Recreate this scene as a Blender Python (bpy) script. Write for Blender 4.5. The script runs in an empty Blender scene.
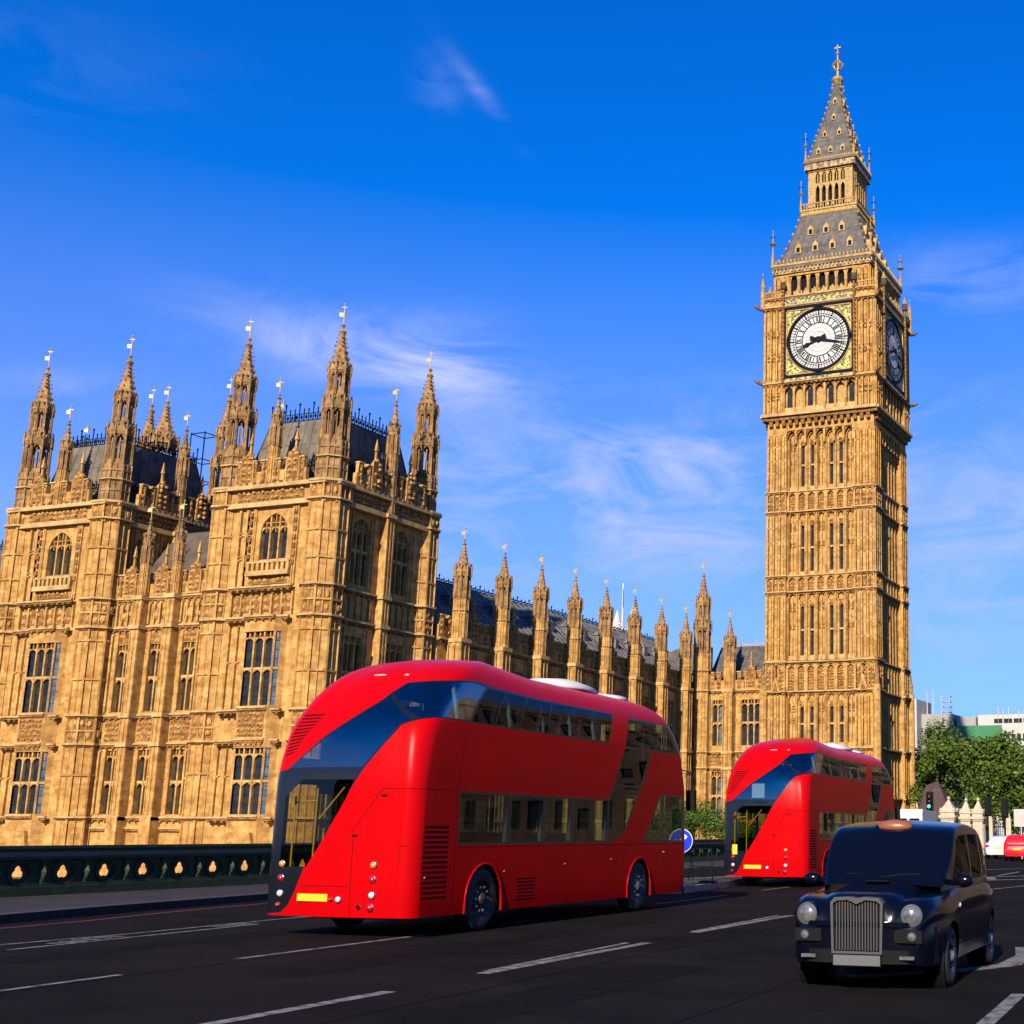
import bpy, bmesh, math, random
from mathutils import Matrix, Vector
R = math.radians
PI = math.pi
random.seed(7)
scene = bpy.context.scene
col = scene.collection

# ---------------------------------------------------------------- camera
CAM_Z = 1.693
PIT, ROL, YAW = 0.22266, 0.00485, 0.35916
F_PX, PPX = 1381.3, 797.8
cd = bpy.data.cameras.new('camera'); cam = bpy.data.objects.new('camera', cd); col.objects.link(cam)
Fv = Vector((-math.sin(YAW)*math.cos(PIT), math.cos(YAW)*math.cos(PIT), math.sin(PIT)))
Rv = Vector((math.cos(YAW), math.sin(YAW), 0)); Uv = Rv.cross(Fv)
R2 = Rv*math.cos(ROL) + Uv*math.sin(ROL); U2 = -Rv*math.sin(ROL) + Uv*math.cos(ROL)
m4 = Matrix((R2, U2, -Fv)).transposed().to_4x4(); m4.translation = Vector((0, 0, CAM_Z))
cam.matrix_world = m4
cd.sensor_width = 36; cd.lens = F_PX/1024*36; cd.shift_x = -(PPX-512)/1024
cd.clip_start = 0.1; cd.clip_end = 5000
scene.camera = cam
scene.render.resolution_x = 1024; scene.render.resolution_y = 1024

# ---------------------------------------------------------------- sun, sky, exposure
SUN_A, SUN_E = R(8), R(28)
sv = Vector((math.sin(SUN_A)*math.cos(SUN_E), -math.cos(SUN_A)*math.cos(SUN_E), math.sin(SUN_E)))
sd = bpy.data.lights.new('sun', 'SUN'); sun = bpy.data.objects.new('sun', sd); col.objects.link(sun)
sd.energy = 5.0; sd.angle = R(0.5); sd.color = (1.0, 0.86, 0.66)
sun.rotation_euler = sv.to_track_quat('Z', 'Y').to_euler(); sun.location = (20, -60, 60)

w = bpy.data.worlds.new('World'); scene.world = w; w.use_nodes = True
nt = w.node_tree; N = nt.nodes; L = nt.links; N.clear()
def nn(t, **k):
    n = N.new(t)
    for a, b in k.items(): setattr(n, a, b)
    return n
out = nn('ShaderNodeOutputWorld'); bg = nn('ShaderNodeBackground'); bg.inputs['Strength'].default_value = 0.064
sky = nn('ShaderNodeTexSky', sky_type='NISHITA', sun_disc=False, sun_elevation=SUN_E, sun_rotation=PI-SUN_A,
         air_density=1.0, dust_density=0.25, ozone_density=3.0)
hsv = nn('ShaderNodeHueSaturation'); hsv.inputs['Saturation'].default_value = 1.35; hsv.inputs['Value'].default_value = 1.0
tint = nn('ShaderNodeMix', data_type='RGBA', blend_type='MULTIPLY'); tint.inputs[0].default_value = 1.0
tint.inputs[7].default_value = (0.06, 1.02, 1.85, 1)
tc = nn('ShaderNodeTexCoord'); sep = nn('ShaderNodeSeparateXYZ'); L.new(tc.outputs['Generated'], sep.inputs[0])
# clouds: a few wispy cirrus patches, each at its own bearing and height in the sky
mp = nn('ShaderNodeMapping'); mp.inputs['Scale'].default_value = (3.0, 3.0, 8.0); mp.inputs['Rotation'].default_value = (0, .12, 0)
L.new(tc.outputs['Generated'], mp.inputs[0])
n1 = nn('ShaderNodeTexNoise'); n1.inputs['Scale'].default_value = 3.4; n1.inputs['Detail'].default_value = 12; n1.inputs['Roughness'].default_value = .62; n1.inputs['Distortion'].default_value = .7
L.new(mp.outputs[0], n1.inputs['Vector'])
cr = nn('ShaderNodeValToRGB'); cr.color_ramp.elements[0].position = .4; cr.color_ramp.elements[1].position = .68
L.new(n1.outputs['Fac'], cr.inputs[0])
def mth(op, a, b=None):
    n = nn('ShaderNodeMath', operation=op)
    for i, v in enumerate((a, b)):
        if v is None: continue
        if isinstance(v, (int, float)): n.inputs[i].default_value = v
        else: L.new(v, n.inputs[i])
    return n.outputs[0]
az = mth('ARCTAN2', sep.outputs['X'], sep.outputs['Y']); el = mth('ARCSINE', sep.outputs['Z'])
tot = None
for a0, e0, ra, re_, tl_, st_ in [(-.674, .318, .095, .026, -.12, .95), (-.477, .250, .17, .045, .05, .95), (-.6085, .503, .026, .008, -.9, .3), (-.640, .503, .016, .016, -.4, .22), (-.217, .383, .085, .026, -.06, .4),
                                  (-.56, .195, .30, .03, .03, .6), (-.221, .23, .10, .06, -.04, .55), (-.869, .274, .065, .012, .14, .35), (-.612, .318, .04, .030, 0, .6), (-.24, .158, .15, .045, 0, .4), (-.95, .46, .12, .03, .1, .12)]:
    dx = mth('MULTIPLY', mth('SUBTRACT', az, a0), 1/ra)
    dy = mth('MULTIPLY', mth('SUBTRACT', mth('SUBTRACT', el, e0), mth('MULTIPLY', mth('SUBTRACT', az, a0), tl_)), 1/re_)
    d2 = mth('ADD', mth('MULTIPLY', dx, dx), mth('MULTIPLY', dy, dy)); m_ = mth('MULTIPLY', mth('POWER', 2.718, mth('MULTIPLY', d2, -1.1)), st_)
    tot = m_ if tot is None else mth('ADD', tot, m_)
mul = nn('ShaderNodeMath', operation='MULTIPLY'); mul.use_clamp = True; L.new(cr.outputs[0], mul.inputs[0]); L.new(tot, mul.inputs[1])
# low veil of pale air at the horizon
vr = nn('ShaderNodeMapRange'); vr.inputs[1].default_value = 0.42; vr.inputs[2].default_value = 0.02; vr.inputs[3].default_value = 0.0; vr.inputs[4].default_value = 0.72
L.new(sep.outputs['Z'], vr.inputs[0])
mix1 = nn('ShaderNodeMix', data_type='RGBA'); mix2 = nn('ShaderNodeMix', data_type='RGBA')
L.new(sky.outputs[0], hsv.inputs['Color']); L.new(hsv.outputs[0], tint.inputs[6])
L.new(tint.outputs[2], mix1.inputs[6]); mix1.inputs[7].default_value = (4.0, 3.75, 6.9, 1); L.new(vr.outputs[0], mix1.inputs[0])
L.new(mix1.outputs[2], mix2.inputs[6]); mix2.inputs[7].default_value = (4.6, 5.3, 8.6, 1); L.new(mul.outputs[0], mix2.inputs[0])
L.new(mix2.outputs[2], bg.inputs[0]); L.new(bg.outputs[0], out.inputs[0])

scene.render.engine = 'CYCLES'
scene.view_settings.view_transform = 'Standard'; scene.view_settings.look = 'None'
scene.view_settings.exposure = 0.86; scene.view_settings.gamma = 1.0

# ---------------------------------------------------------------- materials
def mat(name, c, rough=.6, metal=0, c2=None, sc=1.0, detail=5, bump=0, bsc=20, spec=.5, emit=None, coat=0, extra=None, ramp=(.35, .65)):
    m = bpy.data.materials.new(name); m.use_nodes = True; t = m.node_tree; b = t.nodes['Principled BSDF']
    if not emit and metal < .6:      # the stops above are card values; real surfaces read a little darker
        c = tuple(x*.78 for x in c); c2 = tuple(x*.78 for x in c2) if c2 else None
    b.inputs['Base Color'].default_value = (*c, 1); b.inputs['Roughness'].default_value = rough; b.inputs['Metallic'].default_value = metal
    b.inputs['Specular IOR Level'].default_value = spec; b.inputs['Coat Weight'].default_value = coat; b.inputs['Coat Roughness'].default_value = .04
    if emit: b.inputs['Emission Color'].default_value = (*emit[:3], 1); b.inputs['Emission Strength'].default_value = emit[3]
    co = t.nodes.new('ShaderNodeTexCoord')
    if c2:
        n = t.nodes.new('ShaderNodeTexNoise'); n.inputs['Scale'].default_value = sc; n.inputs['Detail'].default_value = detail; n.inputs['Roughness'].default_value = .62
        r = t.nodes.new('ShaderNodeValToRGB'); r.color_ramp.elements[0].position = ramp[0]; r.color_ramp.elements[1].position = ramp[1]
        r.color_ramp.elements[0].color = (*c, 1); r.color_ramp.elements[1].color = (*c2, 1)
        t.links.new(co.outputs['Object'], n.inputs['Vector']); t.links.new(n.outputs['Fac'], r.inputs[0])
        last = r.outputs[0]
        if extra: last = extra(t, co, last)
        t.links.new(last, b.inputs['Base Color'])
    if bump:
        n = t.nodes.new('ShaderNodeTexNoise'); n.inputs['Scale'].default_value = bsc; n.inputs['Detail'].default_value = 4
        bp = t.nodes.new('ShaderNodeBump'); bp.inputs['Strength'].default_value = bump; bp.inputs['Distance'].default_value = .05
        t.links.new(co.outputs['Object'], n.inputs['Vector']); t.links.new(n.outputs['Fac'], bp.inputs['Height']); t.links.new(bp.outputs[0], b.inputs['Normal'])
    return m

def stone_extra(dark, amt, bsc=.9):
    # ashlar blocks of slightly different tone + vertical weather staining
    def f(t, co, last):
        v = t.nodes.new('ShaderNodeTexVoronoi'); v.inputs['Scale'].default_value = bsc
        mp_ = t.nodes.new('ShaderNodeMapping'); mp_.inputs['Scale'].default_value = (1, 1, 1.9)
        t.links.new(co.outputs['Object'], mp_.inputs[0]); t.links.new(mp_.outputs[0], v.inputs['Vector'])
        sp = t.nodes.new('ShaderNodeSeparateColor'); t.links.new(v.outputs['Color'], sp.inputs[0])
        mr = t.nodes.new('ShaderNodeMapRange'); mr.inputs[3].default_value = .74; mr.inputs[4].default_value = 1.14; t.links.new(sp.outputs[0], mr.inputs[0])
        m1 = t.nodes.new('ShaderNodeMix'); m1.data_type = 'RGBA'; m1.blend_type = 'MULTIPLY'; m1.inputs[0].default_value = 1
        cc = t.nodes.new('ShaderNodeCombineColor')
        for i in range(3): t.links.new(mr.outputs[0], cc.inputs[i])
        t.links.new(last, m1.inputs[6]); t.links.new(cc.outputs[0], m1.inputs[7])
        n = t.nodes.new('ShaderNodeTexNoise'); n.inputs['Scale'].default_value = 1.0; n.inputs['Detail'].default_value = 6; n.inputs['Roughness'].default_value = .65
        mp2 = t.nodes.new('ShaderNodeMapping'); mp2.inputs['Scale'].default_value = (2.6, 2.6, .5)
        t.links.new(co.outputs['Object'], mp2.inputs[0]); t.links.new(mp2.outputs[0], n.inputs['Vector'])
        rr = t.nodes.new('ShaderNodeMapRange'); rr.inputs[1].default_value = .5; rr.inputs[2].default_value = .72; rr.inputs[3].default_value = 0; rr.inputs[4].default_value = amt
        t.links.new(n.outputs['Fac'], rr.inputs[0])
        m2 = t.nodes.new('ShaderNodeMix'); m2.data_type = 'RGBA'; m2.inputs[7].default_value = (*dark, 1)
        t.links.new(rr.outputs[0], m2.inputs[0]); t.links.new(m1.outputs[2], m2.inputs[6])
        return m2.outputs[2]
    return f

M = {}
M['stone'] = mat('honey limestone', (.40, .2, .053), .85, c2=(.61, .362, .118), sc=1.1, detail=8, bump=.22, bsc=16, spec=.2, extra=stone_extra((.15, .06, .018), .6, 2.0))
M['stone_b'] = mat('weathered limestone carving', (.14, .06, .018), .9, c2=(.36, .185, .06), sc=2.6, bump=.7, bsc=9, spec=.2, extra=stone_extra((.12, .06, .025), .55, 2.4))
M['stone_t'] = mat('grey brown limestone pinnacle', (.2, .11, .045), .9, c2=(.44, .26, .11), sc=1.3, bump=.5, bsc=9, spec=.2, extra=stone_extra((.13, .075, .035), .6, 2))
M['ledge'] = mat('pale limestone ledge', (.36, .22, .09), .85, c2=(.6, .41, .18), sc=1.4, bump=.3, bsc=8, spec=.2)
M['soot_shade'] = mat('soot and painted shade in limestone recess', (.055, .026, .01), .95, c2=(.15, .08, .03), sc=3, spec=.1)  # soot together with painted-in shade for rib recesses and ledge undersides
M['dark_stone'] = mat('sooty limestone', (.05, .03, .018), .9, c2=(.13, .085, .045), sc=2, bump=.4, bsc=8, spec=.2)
M['slate'] = mat('dark iron roof plates', (.1, .085, .07), .8, c2=(.2, .17, .14), sc=.9, bump=.2, bsc=6, spec=.15)
M['slate_grey'] = mat('grey blue iron range roof', (.085, .08, .082), .7, c2=(.2, .19, .185), sc=1.2, bump=.2, bsc=6, spec=.2)
M['slate_brown'] = mat('brown iron roof plates', (.075, .055, .045), .55, c2=(.14, .11, .09), sc=.8, bump=.2, bsc=5)
M['roof_grey'] = mat('weathered grey iron roof tiles', (.052, .046, .043), .7, c2=(.135, .12, .105), sc=1.1, bump=.3, bsc=5)
M['iron'] = mat('black ironwork', (.006, .007, .014), .8, spec=.1)
M['gold'] = mat('gilded metal', (.85, .55, .13), .38, metal=.7, c2=(.5, .3, .06), sc=3)
M['gold_paint'] = mat('gilded stonework', (.2, .1, .018), .55, c2=(.55, .35, .08), sc=5)
M['vane'] = mat('pale gilt vane', (.5, .36, .13), .4, metal=.2)
M['dial'] = mat('opal dial glass', (.5, .5, .49), .5, c2=(.58, .58, .56), sc=3, spec=.2)
M['dial_line'] = mat('dark blue black dial iron', (.012, .014, .02), .8, spec=.08)
M['dial_grey'] = mat('grey dial tracery', (.22, .22, .23), .6)
def fretted(name, a, b, sc):
    return mat(name, a, .5, c2=b, sc=sc, detail=3, bump=.8, bsc=sc*2, ramp=(.46, .54))
M['spandrel'] = fretted('gilded spandrel fretwork', (.05, .05, .012), (.62, .5, .1), 3.2)
M['green_gold'] = fretted('green and gold painted band', (.05, .07, .03), (.5, .4, .12), 3)
M['red_gold'] = fretted('painted cornice shields', (.14, .05, .03), (.4, .27, .1), 2)
M['win'] = mat('leaded window glass', (.012, .018, .03), .3, c2=(.03, .035, .042), sc=1.6, spec=.12)
M['win_sky_tint'] = mat('window glass with painted sky reflection', (.05, .085, .11), .15, c2=(.16, .22, .25), sc=2, spec=.8)  # pale sky reflection put into the glass colour
M['blind'] = mat('white window blind', (.6, .55, .45), .8)
M['asphalt'] = mat('worn asphalt', (.006, .005, .005), .95, c2=(.0125, .0105, .0105), sc=.5, bump=.35, bsc=60, spec=.06)
M['asphalt_patch'] = mat('newer asphalt repair', (.005, .0045, .0045), .95, c2=(.009, .008, .008), sc=2, bump=.3, bsc=50, spec=.05)
M['tar'] = mat('tar seam', (.005, .005, .005), .8, spec=.05)
M['pave'] = mat('paving stone', (.028, .024, .024), .85, c2=(.048, .041, .041), sc=1.6, bump=.2, bsc=20, spec=.2)
M['kerb'] = mat('granite kerb', (.02, .017, .016), .8, c2=(.05, .04, .036), sc=3, bump=.2, bsc=20)
M['island'] = mat('pale granite island kerb', (.2, .165, .14), .8, c2=(.32, .27, .22), sc=3, bump=.2, bsc=20)
M['paint_w'] = mat('worn white road paint', (.025, .023, .023), .85, c2=(.2, .19, .185), sc=6, detail=9, ramp=(.38, .56))
M['paint_r'] = mat('worn red route paint', (.09, .012, .012), .8, c2=(.2, .03, .03), sc=4)
M['ground'] = mat('ground', (.05, .05, .035), .9, c2=(.08, .075, .05), sc=.1)
M['water'] = mat('river water', (.03, .035, .03), .08, bump=.4, bsc=1.5)
M['green_iron'] = mat('dark green painted iron', (.035, .052, .026), .6, c2=(.055, .078, .042), sc=4, spec=.15)
M['green_pale'] = mat('pale green painted iron rail', (.13, .16, .1), .6, c2=(.17, .2, .14), sc=2)
M['red'] = mat('glossy red bus paint', (.46, .0012, .004), .3, coat=.0, c2=(.52, .0012, .0025), sc=.6, spec=.06)
M['red_dark'] = mat('dark red louvre', (.05, .001, .002), .7, spec=.08)
M['bus_black'] = mat('gloss black bus panel', (.008, .009, .014), .16, spec=.5)
M['rubber'] = mat('tyre rubber', (.01, .01, .01), .75)
M['rim'] = mat('dull steel wheel rim', (.09, .09, .095), .6, metal=.3, spec=.2)
M['rim_red'] = mat('dark wheel hub', (.03, .02, .02), .5)
M['hub_grey'] = mat('silver painted wheel trim', (.2, .2, .21), .45, metal=.3, spec=.3)
M['chrome'] = mat('chrome', (.62, .62, .64), .16, metal=1)
M['taxi'] = mat('gloss midnight blue black taxi paint', (.0018, .003, .009), .18, coat=.03, spec=.22)
M['trim'] = mat('black plastic trim', (.006, .006, .007), .7, spec=.12)
M['plate_y'] = mat('yellow number plate', (.62, .5, .01), .5)
M['plate_g'] = mat('blank grey number plate', (.13, .13, .14), .6, spec=.1)
M['yellow'] = mat('yellow grab pole', (.5, .34, .02), .4)
M['amber'] = mat('amber lamp lens', (.7, .28, .03), .2)
M['lamp_red'] = mat('red lamp lens', (.5, .01, .015), .2)
M['lamp_white'] = mat('clear lamp lens', (.62, .62, .6), .15)
M['lens_clear'] = mat('clear headlamp glass over reflector', (.13, .14, .15), .14, metal=.5, c2=(.3, .31, .32), sc=12)
M['seal'] = mat('grey window seal', (.12, .12, .125), .5)
M['bright_trim'] = mat('bright grille trim', (.14, .14, .15), .25, metal=.45)
M['taxi_sign'] = mat('unlit orange taxi roof lamp', (.26, .085, .035), .4)
M['interior'] = mat('dark bus interior', (.03, .035, .04), .7)
M['int_light'] = mat('pale bus interior panel', (.3, .34, .34), .6)
M['seat'] = mat('dark red seat moquette', (.08, .02, .03), .8)
M['white'] = mat('white painted surface', (.62, .61, .58), .5)
M['grey'] = mat('pale grey painted metal', (.4, .4, .4), .5)
M['car_white'] = mat('silver white car paint', (.6, .6, .62), .25, coat=.5)
M['car_red'] = mat('bright red car paint', (.6, .01, .015), .25, coat=.5)
M['sign_blue'] = mat('blue sign face', (.006, .035, .62), .6, spec=.1)
M['lens_green'] = mat('lit green signal lens', (.02, .5, .3), .3, emit=(.05, .9, .55, 1.1))
M['lens_dark'] = mat('unlit dark red signal lens', (.05, .008, .01), .3)
M['leaf'] = mat('plane tree leaves', (.028, .06, .003), .6, c2=(.1, .16, .008), sc=.7, detail=3, spec=.3)
M['leaf_b'] = mat('bright shrub leaves', (.02, .06, .003), .6, c2=(.08, .15, .01), sc=1.6, detail=3, spec=.3)
M['brick'] = mat('brown brick', (.09, .055, .035), .85, c2=(.17, .11, .07), sc=.3)
M['bark'] = mat('bark', (.06, .045, .03), .9, c2=(.11, .09, .06), sc=3)
M['conc'] = mat('pale concrete', (.42, .4, .37), .8, c2=(.52, .5, .47), sc=.3)
M['conc_d'] = mat('grey concrete', (.26, .25, .24), .8, c2=(.34, .33, .32), sc=.3)
M['green_panel'] = mat('green hoarding sheet', (.015, .16, .06), .6, c2=(.02, .2, .08), sc=.4)
M['hut'] = mat('dark brown red roof tiles', (.045, .022, .02), .8, c2=(.075, .04, .035), sc=2)
M['gate_stone'] = mat('pale portland stone', (.4, .33, .24), .85, c2=(.56, .48, .36), sc=2, bump=.3, bsc=8)
M['flag'] = mat('dark blue flag cloth', (.03, .04, .12), .8)
M['abbey'] = mat('pale distant stone', (.5, .48, .45), .85, c2=(.6, .57, .52), sc=.5)
# double faced paint: interior side of a bus shell is grey lining
def lined(m, incol):
    t = m.node_tree; b = t.nodes['Principled BSDF']; o = [n for n in t.nodes if n.type == 'OUTPUT_MATERIAL'][0]
    g = t.nodes.new('ShaderNodeNewGeometry'); d = t.nodes.new('ShaderNodeBsdfDiffuse'); d.inputs[0].default_value = (*incol, 1)
    x = t.nodes.new('ShaderNodeMixShader'); t.links.new(g.outputs['Backfacing'], x.inputs[0]); t.links.new(b.outputs[0], x.inputs[1]); t.links.new(d.outputs[0], x.inputs[2]); t.links.new(x.outputs[0], o.inputs[0])
lined(M['red'], (.16, .17, .17))
def glassmat(name, tintc, refl=.9, base=.05, rough=.0):
    m = bpy.data.materials.new(name); m.use_nodes = True; t = m.node_tree; t.nodes.clear()
    o = t.nodes.new('ShaderNodeOutputMaterial'); tr = t.nodes.new('ShaderNodeBsdfTransparent'); tr.inputs[0].default_value = (*tintc, 1)
    gl = t.nodes.new('ShaderNodeBsdfGlossy'); gl.inputs['Color'].default_value = (refl, refl, refl, 1); gl.inputs['Roughness'].default_value = rough
    lw = t.nodes.new('ShaderNodeLayerWeight'); pw = t.nodes.new('ShaderNodeMath'); pw.operation = 'POWER'; pw.inputs[1].default_value = 4.0; t.links.new(lw.outputs['Facing'], pw.inputs[0])   # same reflectance seen from either side of the pane
    ad = t.nodes.new('ShaderNodeMath'); ad.operation = 'ADD'; ad.inputs[1].default_value = base+.05; ad.use_clamp = True; t.links.new(pw.outputs[0], ad.inputs[0])
    x = t.nodes.new('ShaderNodeMixShader'); t.links.new(ad.outputs[0], x.inputs[0]); t.links.new(tr.outputs[0], x.inputs[1]); t.links.new(gl.outputs[0], x.inputs[2]); t.links.new(x.outputs[0], o.inputs[0])
    return m
M['glass'] = glassmat('tinted bus glass', (.4, .48, .46), base=-.01, refl=.45)
M['glass_clear'] = glassmat('yellowish platform door glass', (.62, .6, .34), base=.0, refl=.6)
M['glass_rear'] = glassmat('blue tinted rear glass', (.42, .55, .56), base=.13, refl=1.0, rough=.05)
M['glass_cab'] = glassmat('smoked cab side glass', (.22, .23, .22), base=-.03, refl=.16)
M['glass_dk'] = glassmat('dark tinted windscreen', (.06, .07, .09), base=-.02, refl=.28)

# ---------------------------------------------------------------- mesh helpers
class MB:
    def __init__(s): s.v = []; s.f = []; s.m = []; s.mats = []; s.sm = []
    def mi(s, m):
        if m not in s.mats: s.mats.append(m)
        return s.mats.index(m)
    def face(s, pts, m, sm=False):
        b = len(s.v); s.v += pts; s.f.append(tuple(range(b, b+len(pts)))); s.m.append(s.mi(m)); s.sm.append(sm)
    def grid_faces(s, pts, faces, m, sm=False):
        b = len(s.v); s.v += pts; k = s.mi(m)
        for f in faces: s.f.append(tuple(b+i for i in f)); s.m.append(k); s.sm.append(sm)
    def box(s, x0, x1, y0, y1, z0, z1, m):
        p = [(x0,y0,z0),(x1,y0,z0),(x1,y1,z0),(x0,y1,z0),(x0,y0,z1),(x1,y0,z1),(x1,y1,z1),(x0,y1,z1)]
        s.grid_faces(p, [(0,3,2,1),(4,5,6,7),(0,1,5,4),(1,2,6,5),(2,3,7,6),(3,0,4,7)], m)
    def frustum(s, cx, cy, r0, r1, z0, z1, m, n=8, rot=None, cap=True, sm=False, sq=(1,1)):
        rot = PI/n if rot is None else rot; p = []
        for z, r in ((z0, r0), (z1, r1)):
            for i in range(n):
                a = rot + 2*PI*i/n; p.append((cx+r*math.cos(a)*sq[0], cy+r*math.sin(a)*sq[1], z))
        f = [(i, (i+1)%n, n+(i+1)%n, n+i) for i in range(n)]
        s.grid_faces(p, f, m, sm)
        if cap:
            s.face([p[i] for i in reversed(range(n))], m); s.face(p[n:], m)
    def spindle(s, cx, cy, z0, z1, r, m, n=4):   # octahedral bead
        zc = (z0+z1)/2; p = [(cx, cy, z0), (cx, cy, z1)] + [(cx+r*math.cos(2*PI*i/n), cy+r*math.sin(2*PI*i/n), zc) for i in range(n)]
        f = []
        for i in range(n): a, b = 2+i, 2+(i+1)%n; f += [(0, b, a), (1, a, b)]
        s.grid_faces(p, f, m)
    def tube(s, pts, r, m, n=6, sm=True):
        pts = [Vector(p) for p in pts]; rs = r if isinstance(r, (list, tuple)) else [r]*len(pts); vs = []
        for i, p in enumerate(pts):
            d = (pts[min(i+1, len(pts)-1)] - pts[max(i-1, 0)]).normalized()
            a = d.orthogonal().normalized() if abs(d.z) > .9 else d.cross(Vector((0,0,1))).normalized()
            b = d.cross(a)
            for k in range(n):
                t = 2*PI*k/n; vs.append(tuple(p + (a*math.cos(t) + b*math.sin(t))*rs[i]))
        f = [(i*n+k, i*n+(k+1)%n, (i+1)*n+(k+1)%n, (i+1)*n+k) for i in range(len(pts)-1) for k in range(n)]
        s.grid_faces(vs, f, m, sm); s.face(vs[:n][::-1], m); s.face(vs[-n:], m)
    def lathe(s, c, axis, prof, m, n=24, sm=True):   # prof: (distance along axis, radius)
        c = Vector(c); ax = Vector(axis).normalized(); a = ax.orthogonal().normalized(); b = ax.cross(a); vs = []
        for h, r in prof:
            for k in range(n):
                t = 2*PI*k/n; vs.append(tuple(c + ax*h + (a*math.cos(t)+b*math.sin(t))*r))
        f = [(i*n+k, i*n+(k+1)%n, (i+1)*n+(k+1)%n, (i+1)*n+k) for i in range(len(prof)-1) for k in range(n)]
        s.grid_faces(vs, f, m, sm)
    def ellipsoid(s, c, r, m, nu=16, nv=10):
        vs = []; 
        for j in range(nv+1):
            t = -PI/2 + PI*j/nv
            for i in range(nu):
                a = 2*PI*i/nu; vs.append((c[0]+r[0]*math.cos(t)*math.cos(a), c[1]+r[1]*math.cos(t)*math.sin(a), c[2]+r[2]*math.sin(t)))
        f = [(j*nu+i, j*nu+(i+1)%nu, (j+1)*nu+(i+1)%nu, (j+1)*nu+i) for j in range(nv) for i in range(nu)]
        s.grid_faces(vs, f, m, True)
    def build(s, name, parent=None, off=(0,0,0)):
        me = bpy.data.meshes.new(name); o0 = off
        me.from_pydata([(x-o0[0], y-o0[1], z-o0[2]) for x, y, z in s.v] if any(o0) else s.v, [], s.f)
        for m in s.mats: me.materials.append(M[m])
        me.polygons.foreach_set('material_index', s.m); me.polygons.foreach_set('use_smooth', s.sm); me.update()
        o = bpy.data.objects.new(name, me); col.objects.link(o)
        if parent: o.parent = parent
        else: o.location = o0
        return o

def tag(o, label=None, cat=None, group=None, kind=None):
    if label: o['label'] = label
    if cat: o['category'] = cat
    if group: o['group'] = group
    if kind: o['kind'] = kind
    return o
def root(name, loc, label, cat, rz=0, group=None, rx=0):
    o = bpy.data.objects.new(name, None); col.objects.link(o); o.location = loc; o.rotation_euler = (rx, 0, rz); o.empty_display_size = .3
    return tag(o, label, cat, group)
def copy_tree(o, parent=None):
    c = o.copy(); col.objects.link(c); c.parent = parent
    for ch in [x for x in bpy.data.objects if x.parent == o]: copy_tree(ch, c)
    return c

class Fr:      # facade frame: u to the right seen from outside, d outward
    def __init__(s, ox, oy, ux, uy): s.o = (ox, oy); s.u = (ux, uy); s.n = (uy, -ux)
    def p(s, u, z, d): return (s.o[0]+s.u[0]*u+s.n[0]*d, s.o[1]+s.u[1]*u+s.n[1]*d, z)
def fbox(mb, fr, u0, u1, z0, z1, d0, d1, m):
    P = fr.p; p = [P(u0,z0,d1),P(u1,z0,d1),P(u1,z0,d0),P(u0,z0,d0),P(u0,z1,d1),P(u1,z1,d1),P(u1,z1,d0),P(u0,z1,d0)]
    mb.grid_faces(p, [(0,3,2,1),(4,5,6,7),(0,1,5,4),(1,2,6,5),(2,3,7,6),(3,0,4,7)], m)
def fpoly(mb, fr, pts, d0, d1, m):            # extruded outline, pts counter-clockwise (u,z)
    n = len(pts); a = [fr.p(u, z, d1) for u, z in pts]; b = [fr.p(u, z, d0) for u, z in pts]
    mb.face(a, m)
    for i in range(n): j = (i+1) % n; mb.face([a[i], b[i], b[j], a[j]], m)
def archhead(mb, fr, u0, u1, z0, h, d0, d1, m, n=4):   # stone filling above a pointed arch
    uc = (u0+u1)/2; w2 = (u1-u0)/2
    def cv(t): x_ = math.cos(t*PI/2); k_ = .55; return .94*math.sqrt(max(0, 1-((x_+k_)/(1+k_))**2))/math.sqrt(1-(k_/(1+k_))**2)
    for sgn in (-1, 1):
        pr = [(uc+sgn*w2*math.cos(t*PI/2*.999/1), z0+h*cv(t)) for t in [i/n for i in range(n+1)]]
        corner = (uc+sgn*w2, z0+h)
        pts = pr + [(uc, z0+h), corner]
        if sgn > 0: pts = pts[::-1][:0] + pts      # right side order is ccw outside-in: fix below
        pts = pts if sgn < 0 else pts
        # orientation
        ar = sum(pts[i][0]*pts[(i+1)%len(pts)][1]-pts[(i+1)%len(pts)][0]*pts[i][1] for i in range(len(pts)))
        if ar < 0: pts = pts[::-1]
        cidx = pts.index(corner)
        k = len(pts)
        for i in range(1, k-1):
            a_, b_ = pts[(cidx+i)%k], pts[(cidx+i+1)%k]
            mb.face([fr.p(*corner, d1), fr.p(*a_, d1), fr.p(*b_, d1)], m)
        for i in range(k):
            a_, b_ = pts[i], pts[(i+1)%k]
            mb.face([fr.p(*a_, d1), fr.p(*a_, d0), fr.p(*b_, d0), fr.p(*b_, d1)], m)
def wall(mb, fr, u0, u1, z0, z1, ops, d0, d1, m):        # wall with rectangular openings
    us = sorted({u0, u1, *[o[0] for o in ops], *[o[1] for o in ops]}); us = [u for u in us if u0 <= u <= u1]
    for a, b in zip(us, us[1:]):
        c = (a+b)/2; hs = sorted([(o[2], o[3]) for o in ops if o[0] < c < o[1]]); z = z0
        for h0, h1 in hs + [(z1, z1)]:
            if h0 > z+.001: fbox(mb, fr, a, b, z, h0, d0, d1, m)
            z = h1
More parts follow.
